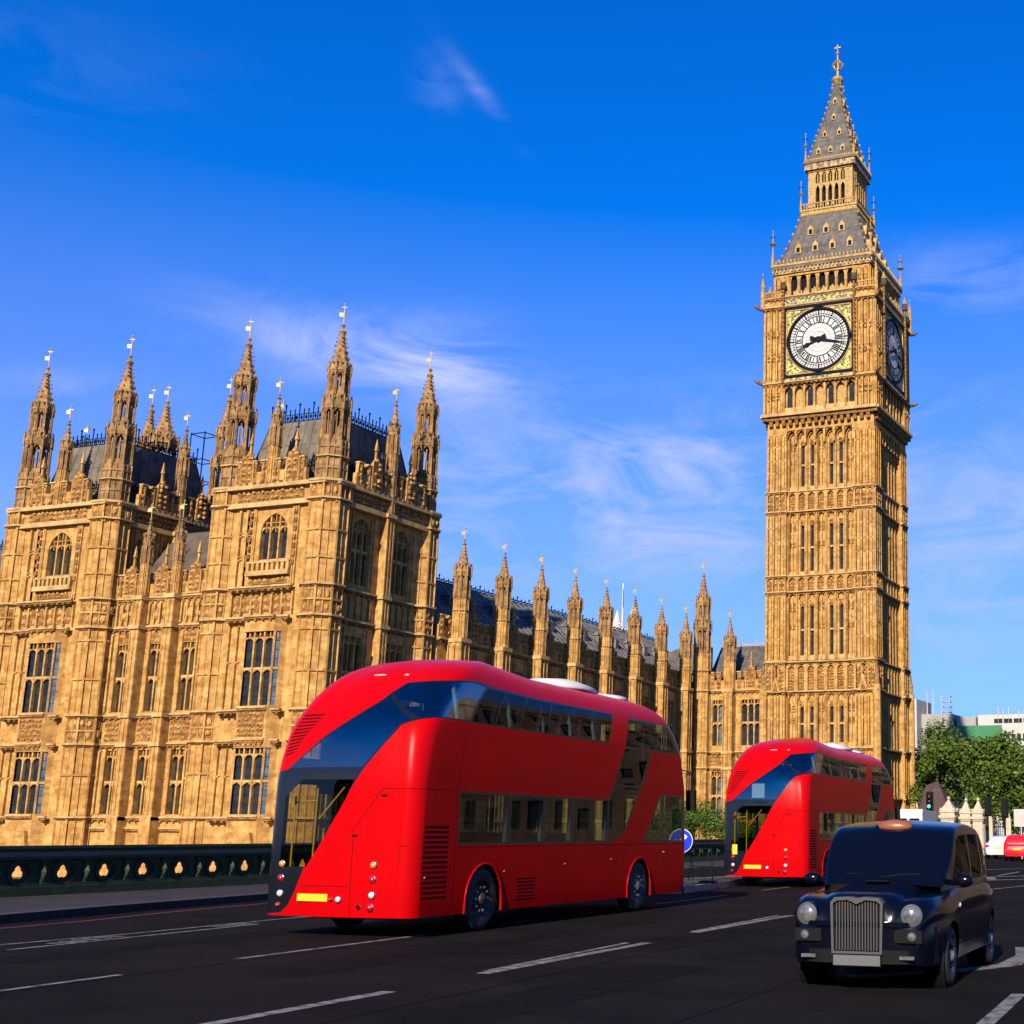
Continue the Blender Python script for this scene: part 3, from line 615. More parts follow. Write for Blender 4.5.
def river_tower(x1, name_label):
    """x1: right edge (north). East face on Y=PY0, width 11.5, depth 13.4"""
    W_, D_ = 11.2, 13.4; x0 = x1-W_; y0, y1 = PY0, PY0+D_
    mb = MB(); faces = [Fr(x0, y0, 1, 0), Fr(x1, y0, 0, 1), Fr(x1, y1, -1, 0), Fr(x0, y1, 0, -1)]
    e = faces[0]; tw = 3.0; wins = []
    # east face
    uc = W_/2+.45; ops = [(uc-1.2, uc+1.2, 19.3, 23.6)]
    wall(mb, e, .3, W_-.3, -.8, 25.6, [(uc-1.3, uc+1.75, 2.2, 6.7), (uc-1.3, uc+1.75, 9.6, 14.8)] + ops, -.9, -.35, 'stone')
    for z in STR[:5]: string(mb, e, tw-.2, W_-tw+.2, z, .2 if z != 9.4 else .3)
    # bay body
    splay_jambs(mb, e, uc, 2.2, 6.7); splay_jambs(mb, e, uc, 9.6, 14.8)
    for za, zb in ((-.8, 2.2), (6.7, 9.6), (14.8, 15.75)):
        a = [e.p(uc-1.67, 0, -.42), e.p(uc-1.13, 0, .46), e.p(uc+1.48, 0, .46), e.p(uc+2.02, 0, -.42)]
        pts = [e.p(uc-1.67, 0, -.9)]+a+[e.p(uc+2.02, 0, -.9)]
        lo = [(p[0], p[1], za) for p in pts]; hi = [(p[0], p[1], zb) for p in pts]
        for i in range(5): mb.face([lo[i], lo[i+1], hi[i+1], hi[i]], 'stone')
        mb.face(hi, 'ledge'); mb.face(lo[::-1], 'stone')
    fb = Fr(*e.p(uc-1.0, 0, .46)[:2], 1, 0)
    carved(mb, fb, .05, 2.3, 7.45, 9.2, .3, .34, .17); carved(mb, fb, 0, 2.35, 6.75, 7.1, .4, .3, .08)
    string(mb, fb, -.1, 2.45, 2.15, .12, boss=0); string(mb, fb, -.1, 2.45, 7.35, .15, boss=.4); string(mb, fb, -.1, 2.45, 9.55, .15, boss=0); string(mb, fb, -.15, 2.5, 15.95, .2)
    fpoly(mb, fb, [(-.3, -.8), (2.7, -.8), (2.2, 1.0), (.2, 1.0)], -.1, .35, 'stone')
    # side strips, statue niches and panels between bay and turrets
    for ua, ub in ((tw-.1, uc-1.65), (uc+2.0, W_-tw+.15)):
        for za, zb, mids in ((2.1, 7.1, (.5,)), (9.5, 15.6, (.5,)), (18.2, 24.0, (.35, .65))):
            if ub-ua > .3: panels(mb, e, ua, ub, za, zb, 1 if ub-ua < 1.2 else 2, .12, base=-.35, mids=mids)
    panels(mb, e, tw-.1, W_-tw+.1, 16.1, 17.85, 6, .2, base=-.35, head=.35); carved(mb, e, tw, W_-tw, 16.3, 17.5, .5, .5, .15, base=-.33)
    for ua, ub in ((tw, uc-1.75), (uc+1.75, W_-tw)):
        panels(mb, e, ua, ub, 18.2, 24.1, 2, .16, base=-.35, mids=(.3, .6))
    for k in range(7):   # quoin blocks beside the top window
        for uu in (uc-2.15, uc+1.85): fbox(mb, e, uu, uu+.3, 19.6+k*.62, 19.9+k*.62, -.35, -.1, 'stone_b')
    # balcony and arch surround of top window
    fbox(mb, e, uc-1.9, uc+1.9, 18.9, 19.25, -.35, .12, 'ledge'); carved(mb, e, uc-1.9, uc+1.9, 18.3, 18.9, .4, .4, .2, base=-.3)
    for k in range(9): fbox(mb, e, uc-1.85+k*.44, uc-1.6+k*.44, 19.25, 19.8, -.1, .1, 'stone')
    fbox(mb, e, uc-1.9, uc+1.9, 19.8, 19.92, -.12, .12, 'ledge')
    for f in faces:
        WW = W_ if f in (faces[0], faces[2]) else D_
        fbox(mb, f, .5, WW-.5, 24.0, 24.35, -.4, .05, 'ledge'); fbox(mb, f, .5, WW-.5, 24.35, 25.35, -.5, -.2, 'stone'); fbox(mb, f, .5, WW-.5, 25.35, 25.65, -.5, .22, 'ledge')
        n = int((WW-4)/.75)
        carved(mb, f, tw-.4, WW-tw+.4, 24.45, 25.3, .42, .42, .2, base=-.2)
        for k in range(int((WW-5)/.6)): uu = tw+k*.6; fbox(mb, f, uu, uu+.2, 25.65, 25.8, -.1, .25, 'stone_b')
        parapetrow(mb, f, tw-.6, WW-tw+.6, 25.65, 1.75, .95, gable=[tw+.55, WW-tw-.55] if WW == W_ else [tw+1.6, WW-tw-1.6])
    # north return, south and west sides
    for f, full in ((faces[1], True), (faces[3], True), (faces[2], False)):
        WW = D_ if full else W_
        if full:
            wc = (4.1, 8.9); hw = 1.05; ops = []
            for c_ in wc: ops += [(c_-hw, c_+hw, 2.2, 6.8), (c_-hw, c_+hw, 9.6, 14.8), (c_-hw, c_+hw, 18.6, 23.6)]
            wall(mb, f, .3, WW-.3, -.8, 24.1, ops, -1.05, -.5, 'stone')
            fbox(mb, f, .3, WW-.3, 24.1, 25.4, -1.3, -.45, 'stone')
            for z in STR[:5]: string(mb, Fr(*f.p(0, 0, -.5)[:2], *f.u), tw-.3, WW-tw+.3, z, .3)
            fbox(mb, f, 6.3, 7.1, -.8, 24.2, -.8, .1, 'stone'); panels(mb, f, 6.35, 7.05, -.5, 23.9, 2, .07, base=.1, mids=(.2, .35, .5, .65, .8))
            for z in STR: fbox(mb, f, 6.15, 7.25, z-.3, z, -.8, .25, 'ledge')
            for c_ in wc:
                panels(mb, f, c_-hw-.42, c_-hw-.08, 9.5, 15.6, 1, .12, base=-.5); panels(mb, f, c_+hw+.08, c_+hw+.42, 9.5, 15.6, 1, .12, base=-.5)
                panels(mb, f, c_-hw-.42, c_-hw-.08, 18.2, 24, 1, .12, base=-.5, mids=(.5,)); panels(mb, f, c_+hw+.08, c_+hw+.42, 18.2, 24, 1, .12, base=-.5, mids=(.5,))
                panels(mb, f, c_-1.5, c_+1.5, 16.1, 17.8, 4, .15, base=-.5, head=.3); carved(mb, f, c_-1.4, c_+1.4, 7.4, 9.2, .4, .4, .15, base=-.5)
            wins += [(f, c_, hw) for c_ in wc]
        else: fbox(mb, f, .3, WW-.3, -.8, 25.4, -1.2, -.5, 'stone')
    o = sub(mb, 'river_tower', name_label)
    bay_window(o, e, uc, 2.2, 6.7); bay_window(o, e, uc, 9.6, 14.8)
    window('window', Fr(*e.p(0, 0, -.35)[:2], 1, 0), uc-1.2, uc+1.2, 19.3, 23.6, 3, o, POFF, pointed=True, trans=(.18,), mul=.12)
    for f, c_, hw in wins:
        f2 = Fr(*f.p(0, 0, -.5)[:2], *f.u)
        for za, zb, pt in ((2.2, 6.8, False), (9.6, 14.8, False), (18.6, 23.6, True)): window('window', f2, c_-hw, c_+hw, za, zb, 3, o, POFF, pointed=pt)
    i_ = 1.25
    for tx, ty in ((x0+i_, y0+i_), (x1-i_, y0+i_), (x1-i_, y1-i_), (x0+i_, y1-i_)): turret(o, tx, ty, STR)
    pinnacle(o, (x0+x1)/2, y0+.15, 25.6, 30.0, 32.6, .42); pinnacle(o, x1-.2, (y0+y1)/2, 24.2, 30.6, 33.4, .42, shaft='stone_t')
    pinnacle(o, x0+.2, (y0+y1)/2, 24.2, 30.6, 33.4, .42)
    # steep mansard roof with iron cresting
    rf = MB(); b_ = (x0+1.4, x1-1.4, y0+1.6, y1-1.6); t_ = (x0+2.6, x1-2.6, y0+2.9, y1-2.9); zb, zt = 25.3, 31.2
    B = [(b_[0], b_[2], zb), (b_[1], b_[2], zb), (b_[1], b_[3], zb), (b_[0], b_[3], zb)]; T = [(t_[0], t_[2], zt), (t_[1], t_[2], zt), (t_[1], t_[3], zt), (t_[0], t_[3], zt)]
    for i in range(4): rf.face([B[i], B[(i+1)%4], T[(i+1)%4], T[i]], 'slate')
    rf.face(T, 'slate')
    for i in range(4):     # roll ribs up the slopes
        p0, p1, q0, q1 = map(Vector, (B[i], B[(i+1)%4], T[i], T[(i+1)%4])); n = 9
        for k in range(n+1):
            a = p0.lerp(p1, k/n); b = q0.lerp(q1, k/n); rf.tube([a, b], .06, 'slate', 4, False)
        for h in (.33, .66): rf.tube([p0.lerp(q0, h), p1.lerp(q1, h)], .04, 'slate', 4, False)
    ro = rf.build('roof', o, POFF)
    cm = MB()
    for i in range(4):
        a, b = T[i], T[(i+1)%4]; cresting(cm, a[0], a[1], b[0], b[1], zt, 1.1)
        n = 5
        a, b = B[i], B[(i+1)%4]; cresting(cm, a[0], a[1], b[0], b[1], zb+1.9, .6)
    cm.build('roof_cresting', o, POFF)
    # iron dormer finials
    return o
river_tower(PX0, 'right river tower with lit east face and shaded north face')
river_tower(-85.0, 'left river tower cut by the left side of the photo')

def mid_section(x0, x1, n, label=None, pins=True):
    Y = PY0+1.35; f = Fr(x0, Y, 1, 0); W_ = x1-x0; mb = MB(); s = W_/n; hw = .62
    ops = []
    cs = [s*(i+.5)-.1 for i in range(n)]
    for c_ in cs: ops += [(c_-hw, c_+hw, 2.2, 6.8), (c_-hw, c_+hw, 9.6, 14.6)]
    wall(mb, f, 0, W_, -.8, 18.2, ops, -.6, 0, 'stone')
    for z in STR[:5]: string(mb, f, 0, W_, z, .22)
    string(mb, f, 0, W_, 1.3, .15, boss=0)
    for c_ in cs:
        for za, zb in ((2.2, 6.9), (9.6, 15.5)):
            for sg in (-1, 1):
                ua = c_+sg*(hw+.12); ub = c_+sg*(hw+.62); panels(mb, f, min(ua, ub), max(ua, ub), za, zb, 1, .12, mids=(.5,))
            fbox(mb, f, c_-hw-.1, c_-hw, za, zb, -.02, .1, 'stone'); fbox(mb, f, c_+hw, c_+hw+.1, za, zb, -.02, .1, 'stone')
        carved(mb, f, c_-hw, c_+hw, 14.65, 15.5, .25, .3, .12)
        carved(mb, f, c_-s/2+.5, c_+s/2-.5, 7.45, 9.0, .34, .34, .15); panels(mb, f, c_-s/2+.5, c_+s/2-.5, 16.1, 17.8, 4, .12, head=.35); carved(mb, f, c_-.8, c_+.8, 16.4, 17.3, .6, .5, .15)
    for i in range(0, n+1):
        u = s*i-.1
        if i in (0,): continue
        if i == n: continue
        fbox(mb, f, u-.42, u+.42, -.8, 18.2, 0, .75, 'stone'); fbox(mb, f, u-.5, u+.5, -.8, 2.0, 0, .95, 'stone')
        panels(mb, f, u-.36, u+.36, 2.2, 18, 2, .06, base=.75, mids=(.15, .3, .44, .6, .75, .9), rib=.09)
        for z in STR[:5]: fbox(mb, f, u-.5, u+.5, z-.3, z, 0, .92, 'ledge')
    parapetrow(mb, f, 0, W_, 18.2, 1.7, 1.05, gable=cs)
    o = sub(mb, 'river_front', label)
    for c_ in cs:
        for za, zb in ((2.2, 6.8), (9.6, 14.6)): window('window', f, c_-hw, c_+hw, za, zb, 2, o, POFF, depth=.4)
    for i in range(1, n):
        x, y, _ = f.p(s*i-.1, 0, .35); pinnacle(o, x, y, 18.1, 22.0, 24.2, .36)
    r = MB(); zb, zr = 18.6, 24.3; ya, yb, yc = Y+1.5, Y+5.5, Y+12
    P = [(x0-.3, ya, zb), (x1+.3, ya, zb), (x1+.3, yb, zr), (x0-.3, yb, zr), (x1+.3, yc, zb), (x0-.3, yc, zb)]
    r.face([P[0], P[1], P[2], P[3]], 'slate_brown'); r.face([P[3], P[2], P[4], P[5]], 'slate_brown')
    for k in range(12): x = x0+(x1-x0)*(k+.5)/12; r.tube([(x, ya, zb), (x, yb, zr)], .05, 'slate_brown', 4, False)
    r.build('roof', o, POFF)
    c_ = MB(); cresting(c_, x0, yb, x1, yb, zr, .9); c_.build('roof_cresting', o, POFF)
    return o
mid_section(-85.0, -75.7, 3, 'middle river front of three bays between the towers')
mid_section(-113, -96.2, 4, 'river front beyond the left tower')
# things rising behind the middle section
o_ = [c for c in bpy.data.objects if c.name.startswith('river_front')][0]
b = MB(); cx, cy = -91.3, 88; octshaft(b, cx, cy, 1.2, 24, 31.5, 'stone_t', .1); openstage(b, cx, cy, 1.1, 31.5, 33.0); gablets(b, cx, cy, 1.3, 33.2, .9); spire(b, cx, cy, 1.1, 33.2, 37.2, 8, 10, .2); b.build('turret', o_, POFF); vane(o_, POFF, cx, cy, 37.1, 38.6)
b = MB()   # iron lift cage on the roof
for dx in (0, 1.6):
    for dy in (0, 1.6): b.tube([(-95.3+dx, 95+dy, 24), (-95.3+dx, 95+dy, 36.6)], .05, 'iron', 4)
for z in (28, 30, 32, 34, 36.5): b.tube([(-95.3, 95, z), (-93.7, 95, z), (-93.7, 96.6, z), (-95.3, 96.6, z), (-95.3, 95, z)], .05, 'iron', 4)
b.box(-95.5, -86, 92, 100, 20, 28.5, 'dark_stone'); cresting(b, -95.5, 92, -86, 92, 28.5, .9); b.build('roof_structure', o_, POFF)
vane(o_, POFF, -110.3, 90, 17, 25)

# ---- north front: long row of pinnacled buttresses
NX = -64.35; NY0, NY1 = PY0+13.4, 139.0
f = Fr(NX, NY0, 0, 1); mb = MB(); W_ = NY1-NY0; pys = [92.92+6.03*k for k in range(8)]
ops = []; wl = []
prev = NY0-1.5
for k, py in enumerate(pys + [139.3]):
    a, b = prev+.9, py-.9
    for j in (0, 1):
        c_ = (a+b)/2 + (-1.25 if j == 0 else 1.25)-NY0
        if c_ > 1 and b-a > 3: wl.append(c_)
    prev = py
for c_ in wl: ops += [(c_-.7, c_+.7, 2.2, 6.8), (c_-.7, c_+.7, 9.6, 14.4)]
wall(mb, f, 0, W_, -.8, 16.0, ops, -.6, 0, 'stone')
for z in STR[:4]: string(mb, f, 0, W_, z, .28)
for c_ in wl:
    panels(mb, f, c_-1.05, c_-.75, 9.6, 15.5, 1, .1); panels(mb, f, c_+.75, c_+1.05, 9.6, 15.5, 1, .1)
prev = NY0-1.5
gb = []
for py in pys + [139.3]:
    gb.append((prev+py)/2-NY0); prev = py
parapetrow(mb, f, 0, W_-.5, 16.0, 1.7, 1.0, gable=[g_ for g_ in gb if g_ > 1 and g_ < W_-3], d=.12)
for py in pys:
    u = py-NY0; fbox(mb, f, u-.5, u+.5, -.8, 15.7, 0, .75, 'stone')
no = sub(mb, 'north_front', 'shaded north front with a row of sunlit buttress pinnacles')
for c_ in wl:
    for za, zb in ((2.2, 6.8), (9.6, 14.4)): window('window', f, c_-.7, c_+.7, za, zb, 2, no, POFF)
for py in pys:
    b = MB(); cx, cy = NX+.75, py
    for z in STR[:4]: b.box(cx-.72, cx+.72, cy-.72, cy+.72, z-.3, z, 'ledge')
    b.box(cx-.6, cx+.6, cy-.6, cy+.6, -.8, 16.0, 'stone')
    for fr in (Fr(cx-.6, cy-.6, 1, 0), Fr(cx+.6, cy-.6, 0, 1)): panels(b, fr, .05, 1.15, -.5, 15.8, 2, .06, mids=(.15, .3, .44, .6, .72, .86), rib=.09)
    octshaft(b, cx, cy, .6, 16, 19.2, 'stone', .07, levels=[17, 18, 18.7]); octring(b, cx, cy, .6, 18.3, .2)
    openstage(b, cx, cy, .58, 19.25, 21.1, 'stone_t', .34); gablets(b, cx, cy, .68, 21.3, .6); spire(b, cx, cy, .58, 21.3, 24.1, 8, 8, .13)
    b.build('buttress_pinnacle', no, POFF); vane(no, POFF, cx, cy, 24.0, 24.9, flag=.28)
r = MB(); xr = -70.5; zr = 22.1; e_ = NX-.9
r.face([(e_, NY0, 17.1), (e_, NY1+4, 17.1), (xr, NY1+4, zr), (xr, NY0, zr)], 'slate_grey'); r.face([(xr, NY0, zr), (xr, NY1+4, zr), (xr-6, NY1+4, 17), (xr-6, NY0, 17)], 'slate_grey')
k = NY0
while k < NY1+3: r.tube([(e_, k, 17.12), (xr, k, zr+.02)], .06, 'slate_grey', 4, False); k += 1.0
for h in (.25, .5, .75): r.tube([(e_+(xr-e_)*h, NY0, 17.1+(zr-17.1)*h+.02), (e_+(xr-e_)*h, NY1+4, 17.1+(zr-17.1)*h+.02)], .04, 'slate_grey', 4, False)
for k in range(14):   # ventilators / dormers on the slope
    yy = NY0+3+k*3.3; h = .55; x_, z_ = e_+(xr-e_)*h, 17.1+(zr-17.1)*h; r.box(x_-.5, x_+.5, yy-.35, yy+.35, z_-.4, z_+.5, 'slate_grey'); r.frustum(x_, yy, .65, .02, z_+.5, z_+1.1, 'slate_grey', 4)
r.build('roof', no, POFF)
c_ = MB(); cresting(c_, xr, NY0, xr, NY1+4, zr, .45, st=.7); c_.build('roof_cresting', no, POFF)

# ---- link wall to the clock tower
f = Fr(-63.3, 139.0, 1, 0); mb = MB(); W_ = 8.0
wn = [(1.3, 2.5, 2, 10.0, 14.9), (4.7, 6.9, 3, 10.0, 14.9), (1.3, 2.5, 2, 2.2, 7.2), (4.7, 6.9, 3, 2.2, 7.2)]
wall(mb, f, 0, W_, -.8, 16, [(a, b, c, d) for a, b, n_, c, d in wn], -.6, 0, 'stone')
for z in (2.05, 7.7, 9.4, 16.0): string(mb, f, 0, W_, z, .25)
for a, b in ((.1, 1.2), (2.6, 3.1), (3.9, 4.6), (7.0, 7.9)):
    for za, zb in ((2.1, 7.4), (9.5, 15.6)): panels(mb, f, a, b, za, zb, 1 if b-a < .8 else 2, .1, mids=(.5,))
carved(mb, f, .1, 7.9, 7.9, 9.1, .35, .35, .13)
parapetrow(mb, f, 0, W_, 16, 1.9, .8, gable=[5.8], d=.12)
lo = sub(mb, 'link_front', 'sunlit link wall between the north front and the clock tower')
for a, b, n_, c, d in wn: window('window', f, a, b, c, d, n_, lo, POFF, glass=('win', 'win_sky_tint') if n_ == 2 else 'win')
x, y, _ = f.p(2.85+.55, 0, .35); b = MB(); b.box(x-.55, x+.55, y-.5, y+.5, -.8, 16.1, 'stone'); panels(b, Fr(x-.55, y-.5, 1, 0), .05, 1.05, -.5, 15.9, 2, .06, mids=(.15, .3, .5, .7, .86), rib=.09)
for z in (2.05, 7.7, 9.4, 16.0): b.box(x-.65, x+.65, y-.62, y+.5, z-.3, z, 'ledge')
octshaft(b, x, y, .6, 16, 19.2, 'stone', .07, levels=[17.4, 18.4]); openstage(b, x, y, .58, 19.2, 20.9, 'stone_t', .34); gablets(b, x, y, .68, 21.1, .6); spire(b, x, y, .58, 21.1, 23.9, 8, 8, .13); b.build('buttress_pinnacle', lo, POFF); vane(lo, POFF, x, y, 23.8, 24.6, flag=.25)
b = MB(); cx, cy = -63.15, 138.5; octshaft(b, cx, cy, .95, -.8, 20, 'stone', .09, levels=[4, 6, 11, 13, 17.5])
for z in (2.05, 7.7, 9.4, 16, 18.2): octring(b, cx, cy, .95, z, .3)
openstage(b, cx, cy, .85, 20, 22.6, core=.35); gablets(b, cx, cy, .98, 22.8, .8); b.frustum(cx, cy, .75, .7, 22.8, 23.6, 'stone_t'); openstage(b, cx, cy, .74, 23.6, 25.4, core=.3); gablets(b, cx, cy, .82, 25.6, .7); spire(b, cx, cy, .7, 25.6, 29.2, 8, 8, .15); b.build('turret', lo, POFF); vane(lo, POFF, cx, cy, 29.1, 30.2)
r = MB(); r.face([(-63, 140, 17.4), (-55.4, 140, 17.4), (-55.4, 143.5, 21.3), (-63, 143.5, 21.3)], 'roof_grey'); r.face([(-63, 143.5, 21.3), (-55.4, 143.5, 21.3), (-55.4, 147, 17.4), (-63, 147, 17.4)], 'roof_grey')
r.face([(-63, 140, 17.4), (-63, 143.5, 21.3), (-63, 147, 17.4)], 'slate')
for k in range(11): x = -63+k*.76; r.tube([(x, 140, 17.42), (x, 143.5, 21.32)], .05, 'roof_grey', 4, False)
for h in (.33, .66): r.tube([(-63, 140+3.5*h, 17.42+3.9*h), (-55.4, 140+3.5*h, 17.42+3.9*h)], .04, 'roof_grey', 4, False)
r.face([(-70, 141, 15), (-63, 141, 15), (-63, 141, 21), (-66, 141, 21.6), (-70, 141, 20)], 'slate')
r.build('roof', lo, POFF); c_ = MB(); cresting(c_, -63, 143.5, -55.5, 143.5, 21.3, .4, 'grey', .35); c_.build('roof_cresting', lo, POFF)
# pale terrace plinth along the river
b = MB(); b.box(-115, -62.6, 76.2, 80, -8, -.75, 'stone'); b.box(-115, -62.4, 67, 76.2, -8, -2.2, 'stone_b'); sub(b, 'terrace', 'river terrace wall below the towers')

# ================================================================= CLOCK TOWER
TX, TY, TW = -49.2, 144.1, 12.4
tower = root('clock_tower', (TX, TY, -.9), 'tall gothic clock tower of honey stone with white dials and iron spire', 'clock tower')
TOFF = (TX, TY, -.9)
def faces(h):      # four frames of a square of half width h
    return [Fr(TX-h, TY-h, 1, 0), Fr(TX+h, TY-h, 0, 1), Fr(TX+h, TY+h, -1, 0), Fr(TX-h, TY+h, 0, -1)]
sh = MB(); H = TW/2; BAY = 7.8/7; slits = []
sh.box(TX-H+1.2, TX+H-1.2, TY-H+1.2, TY+H-1.2, -.9, 46, 'stone')
LV = [(-.9, 9.3), (9.6, 15.3), (18.85, 26.1), (28.0, 35.0), (37.5, 44.1)]
for fi, f in enumerate(faces(H)):
    # corner buttresses
    for ua, ub in ((0, 2.3), (TW-2.3, TW)):
        ea = ua if ua else 0; fbox(sh, f, ea+.01, ub-.01, -.9, 45.5, -2.2, 0, 'stone')
        for za, zb in LV: panels(sh, f, ua+.12, ub-.12, za+.1, zb-.1, 3, .1, rib=.16, mids=(.28, .5, .75) if zb > 16 else (.5,), head=.5)
    # recessed centre
    f0 = Fr(*f.p(0, 0, -.7)[:2], *f.u)
    for za, zb in LV:
        ops = []
        for k in range(7):
            a = 2.3+BAY*k; 
            if k in (1, 2, 4, 5): ops.append((a+.36, a+BAY-.36, za+.55, zb-1.2)); slits.append((f0, a+.36, a+BAY-.36, za+.55, zb-1.2, fi))
        wall(sh, f0, 2.3, TW-2.3, za-.3, zb+.3, ops, -.7, 0, 'stone')
        for k in range(8):
            u = 2.3+BAY*k; fbox(sh, f0, u-.17, u+.17, za, zb, 0, .24, 'stone'); fbox(sh, f0, u-.07, u+.07, za, zb, .24, .32, 'stone'); fbox(sh, f0, u-.26, u+.26, za, zb, 0, .012, 'soot_shade'); fbox(sh, f0, u-.125, u-.075, za, zb, .24, .25, 'soot_shade'); fbox(sh, f0, u+.075, u+.125, za, zb, .24, .25, 'soot_shade')
        for k in range(7):
            a = 2.3+BAY*k+.16; b = a+BAY-.32
            archhead(sh, f0, a, b, zb-.75, .75, 0, .23, 'stone', 4)
            if k in (0, 3, 6):
                fbox(sh, f0, (a+b)/2-.08, (a+b)/2+.08, za, zb-.5, 0, .2, 'stone')
                carved(sh, f0, a+.05, b-.05, (za+zb)/2-.3, (za+zb)/2+.3, .35, .3, .25); carved(sh, f0, a+.05, b-.05, zb-2.0, zb-1.0, .35, .3, .2)
            else: carved(sh, f0, a+.05, b-.05, zb-1.4, zb-.8, .3, .3, .2); fbox(sh, f0, a, a+.18, za, zb-.7, 0, .18, 'stone'); fbox(sh, f0, b-.14, b, za, zb-.7, 0, .18, 'stone')
            fbox(sh, f0, a, b, za, za+.5, 0, .14, 'ledge')
    for za, zb in ((15.6, 18.4), (26.3, 28.0), (35.2, 37.4)):       # carved bands
        fbox(sh, f0, 2.3, TW-2.3, za-.3, zb+.3, -.6, .1, 'stone')
        for k in range(8): u = 2.3+BAY*k; fbox(sh, f0, u-.2, u+.2, za, zb, 0, .45, 'stone')
        for k in range(7): a = 2.5+BAY*k; fbox(sh, f0, a, a+BAY-.4, za+.1, zb-.4, .1, .16, 'stone_b'); carved(sh, f0, a, a+BAY-.4, za+.1, zb-.5, .3, .3, .16, base=.16); archhead(sh, f0, a, a+BAY-.4, zb-.5, .4, .1, .4, 'stone', 3)
        for ua, ub in ((.1, 2.2), (TW-2.2, TW-.1)): carved(sh, f, ua, ub, za+.1, zb-.5, .4, .4, .16); panels(sh, f, ua, ub, za, zb, 3, .14, head=.4)
    for z, d in ((9.6, .3), (15.6, .35), (18.75, .25), (26.35, .22), (28.1, .25), (35.25, .22), (37.5, .25), (2.0, .3), (4.5, .2)):
        string(sh, f, -.05-.0, 2.42, z, d+.02, .3); string(sh, f, TW-2.42, TW+.05, z, d+.02, .3); string(sh, f0, 2.35, TW-2.35, z, .55, .3)
    # corbelled top arcade
    fc = f0
    for k in range(7): a = 2.3+BAY*k+.1; archhead(sh, fc, a, a+BAY-.2, 43.4, 1.0, .1, .62, 'stone_b', 4); fbox(sh, fc, a+BAY-.3, a+BAY-.08, 42.8, 44.4, .1, .7, 'stone')
    fbox(sh, f0, 2.3, TW-2.3, 44.3, 45.6, -.6, .62, 'stone')
    for i in range(16): u = .3+TW/16.4*i; fbox(sh, f, u, u+.4, 44.9, 45.6, -.1, .38, 'stone_b')
    string(sh, f, -.5, TW+.5, 46.3, .75, .75, boss=0)
for sx in (-1, 1):          # corner gablets at low string
    for sy in (-1, 1): x, y = TX+sx*(H+.15), TY+sy*(H+.15); sh.frustum(x, y, .45, .42, -.9, 16.0, 'stone', 8); sh.frustum(x, y, .3, .26, 16, 16.8, 'stone_t', 8); spire(sh, x, y, .3, 16.8, 18.9, 8, 5, .1)
for u in (.6, TW-2.0):
    f = faces(H)[0]; fpoly(sh, f, [(u+.1, 15.4), (u+1.3, 15.4), (u+.7, 17.2)], -.1, .4, 'stone'); fpoly(sh, f, [(u+.4, 15.5), (u+1.0, 15.5), (u+.7, 16.5)], .4, .43, 'stone_b'); x, y, _ = f.p(u+.7, 0, .3); sh.frustum(x, y, .14, .03, 17.3, 18.7, 'stone_t', 4); sh.spindle(x, y, 18.0, 18.5, .25, 'stone_t', 6)
shaft = sh.build('shaft', tower, TOFF)
for f0, a, b, za, zb, fi in slits:
    m = MB(); m.face([f0.p(a, za, -.3), f0.p(b, za, -.3), f0.p(b, zb, -.3), f0.p(a, zb, -.3)], 'win')
    zm = (za+zb)/2
    for z in (zm, ): fbox(m, f0, a, b, z-.1, z+.1, -.3, -.05, 'ledge')
    archhead(m, f0, a, b, zb-.4, .4, -.29, -.02, 'stone', 3); m.build('window', shaft, TOFF)

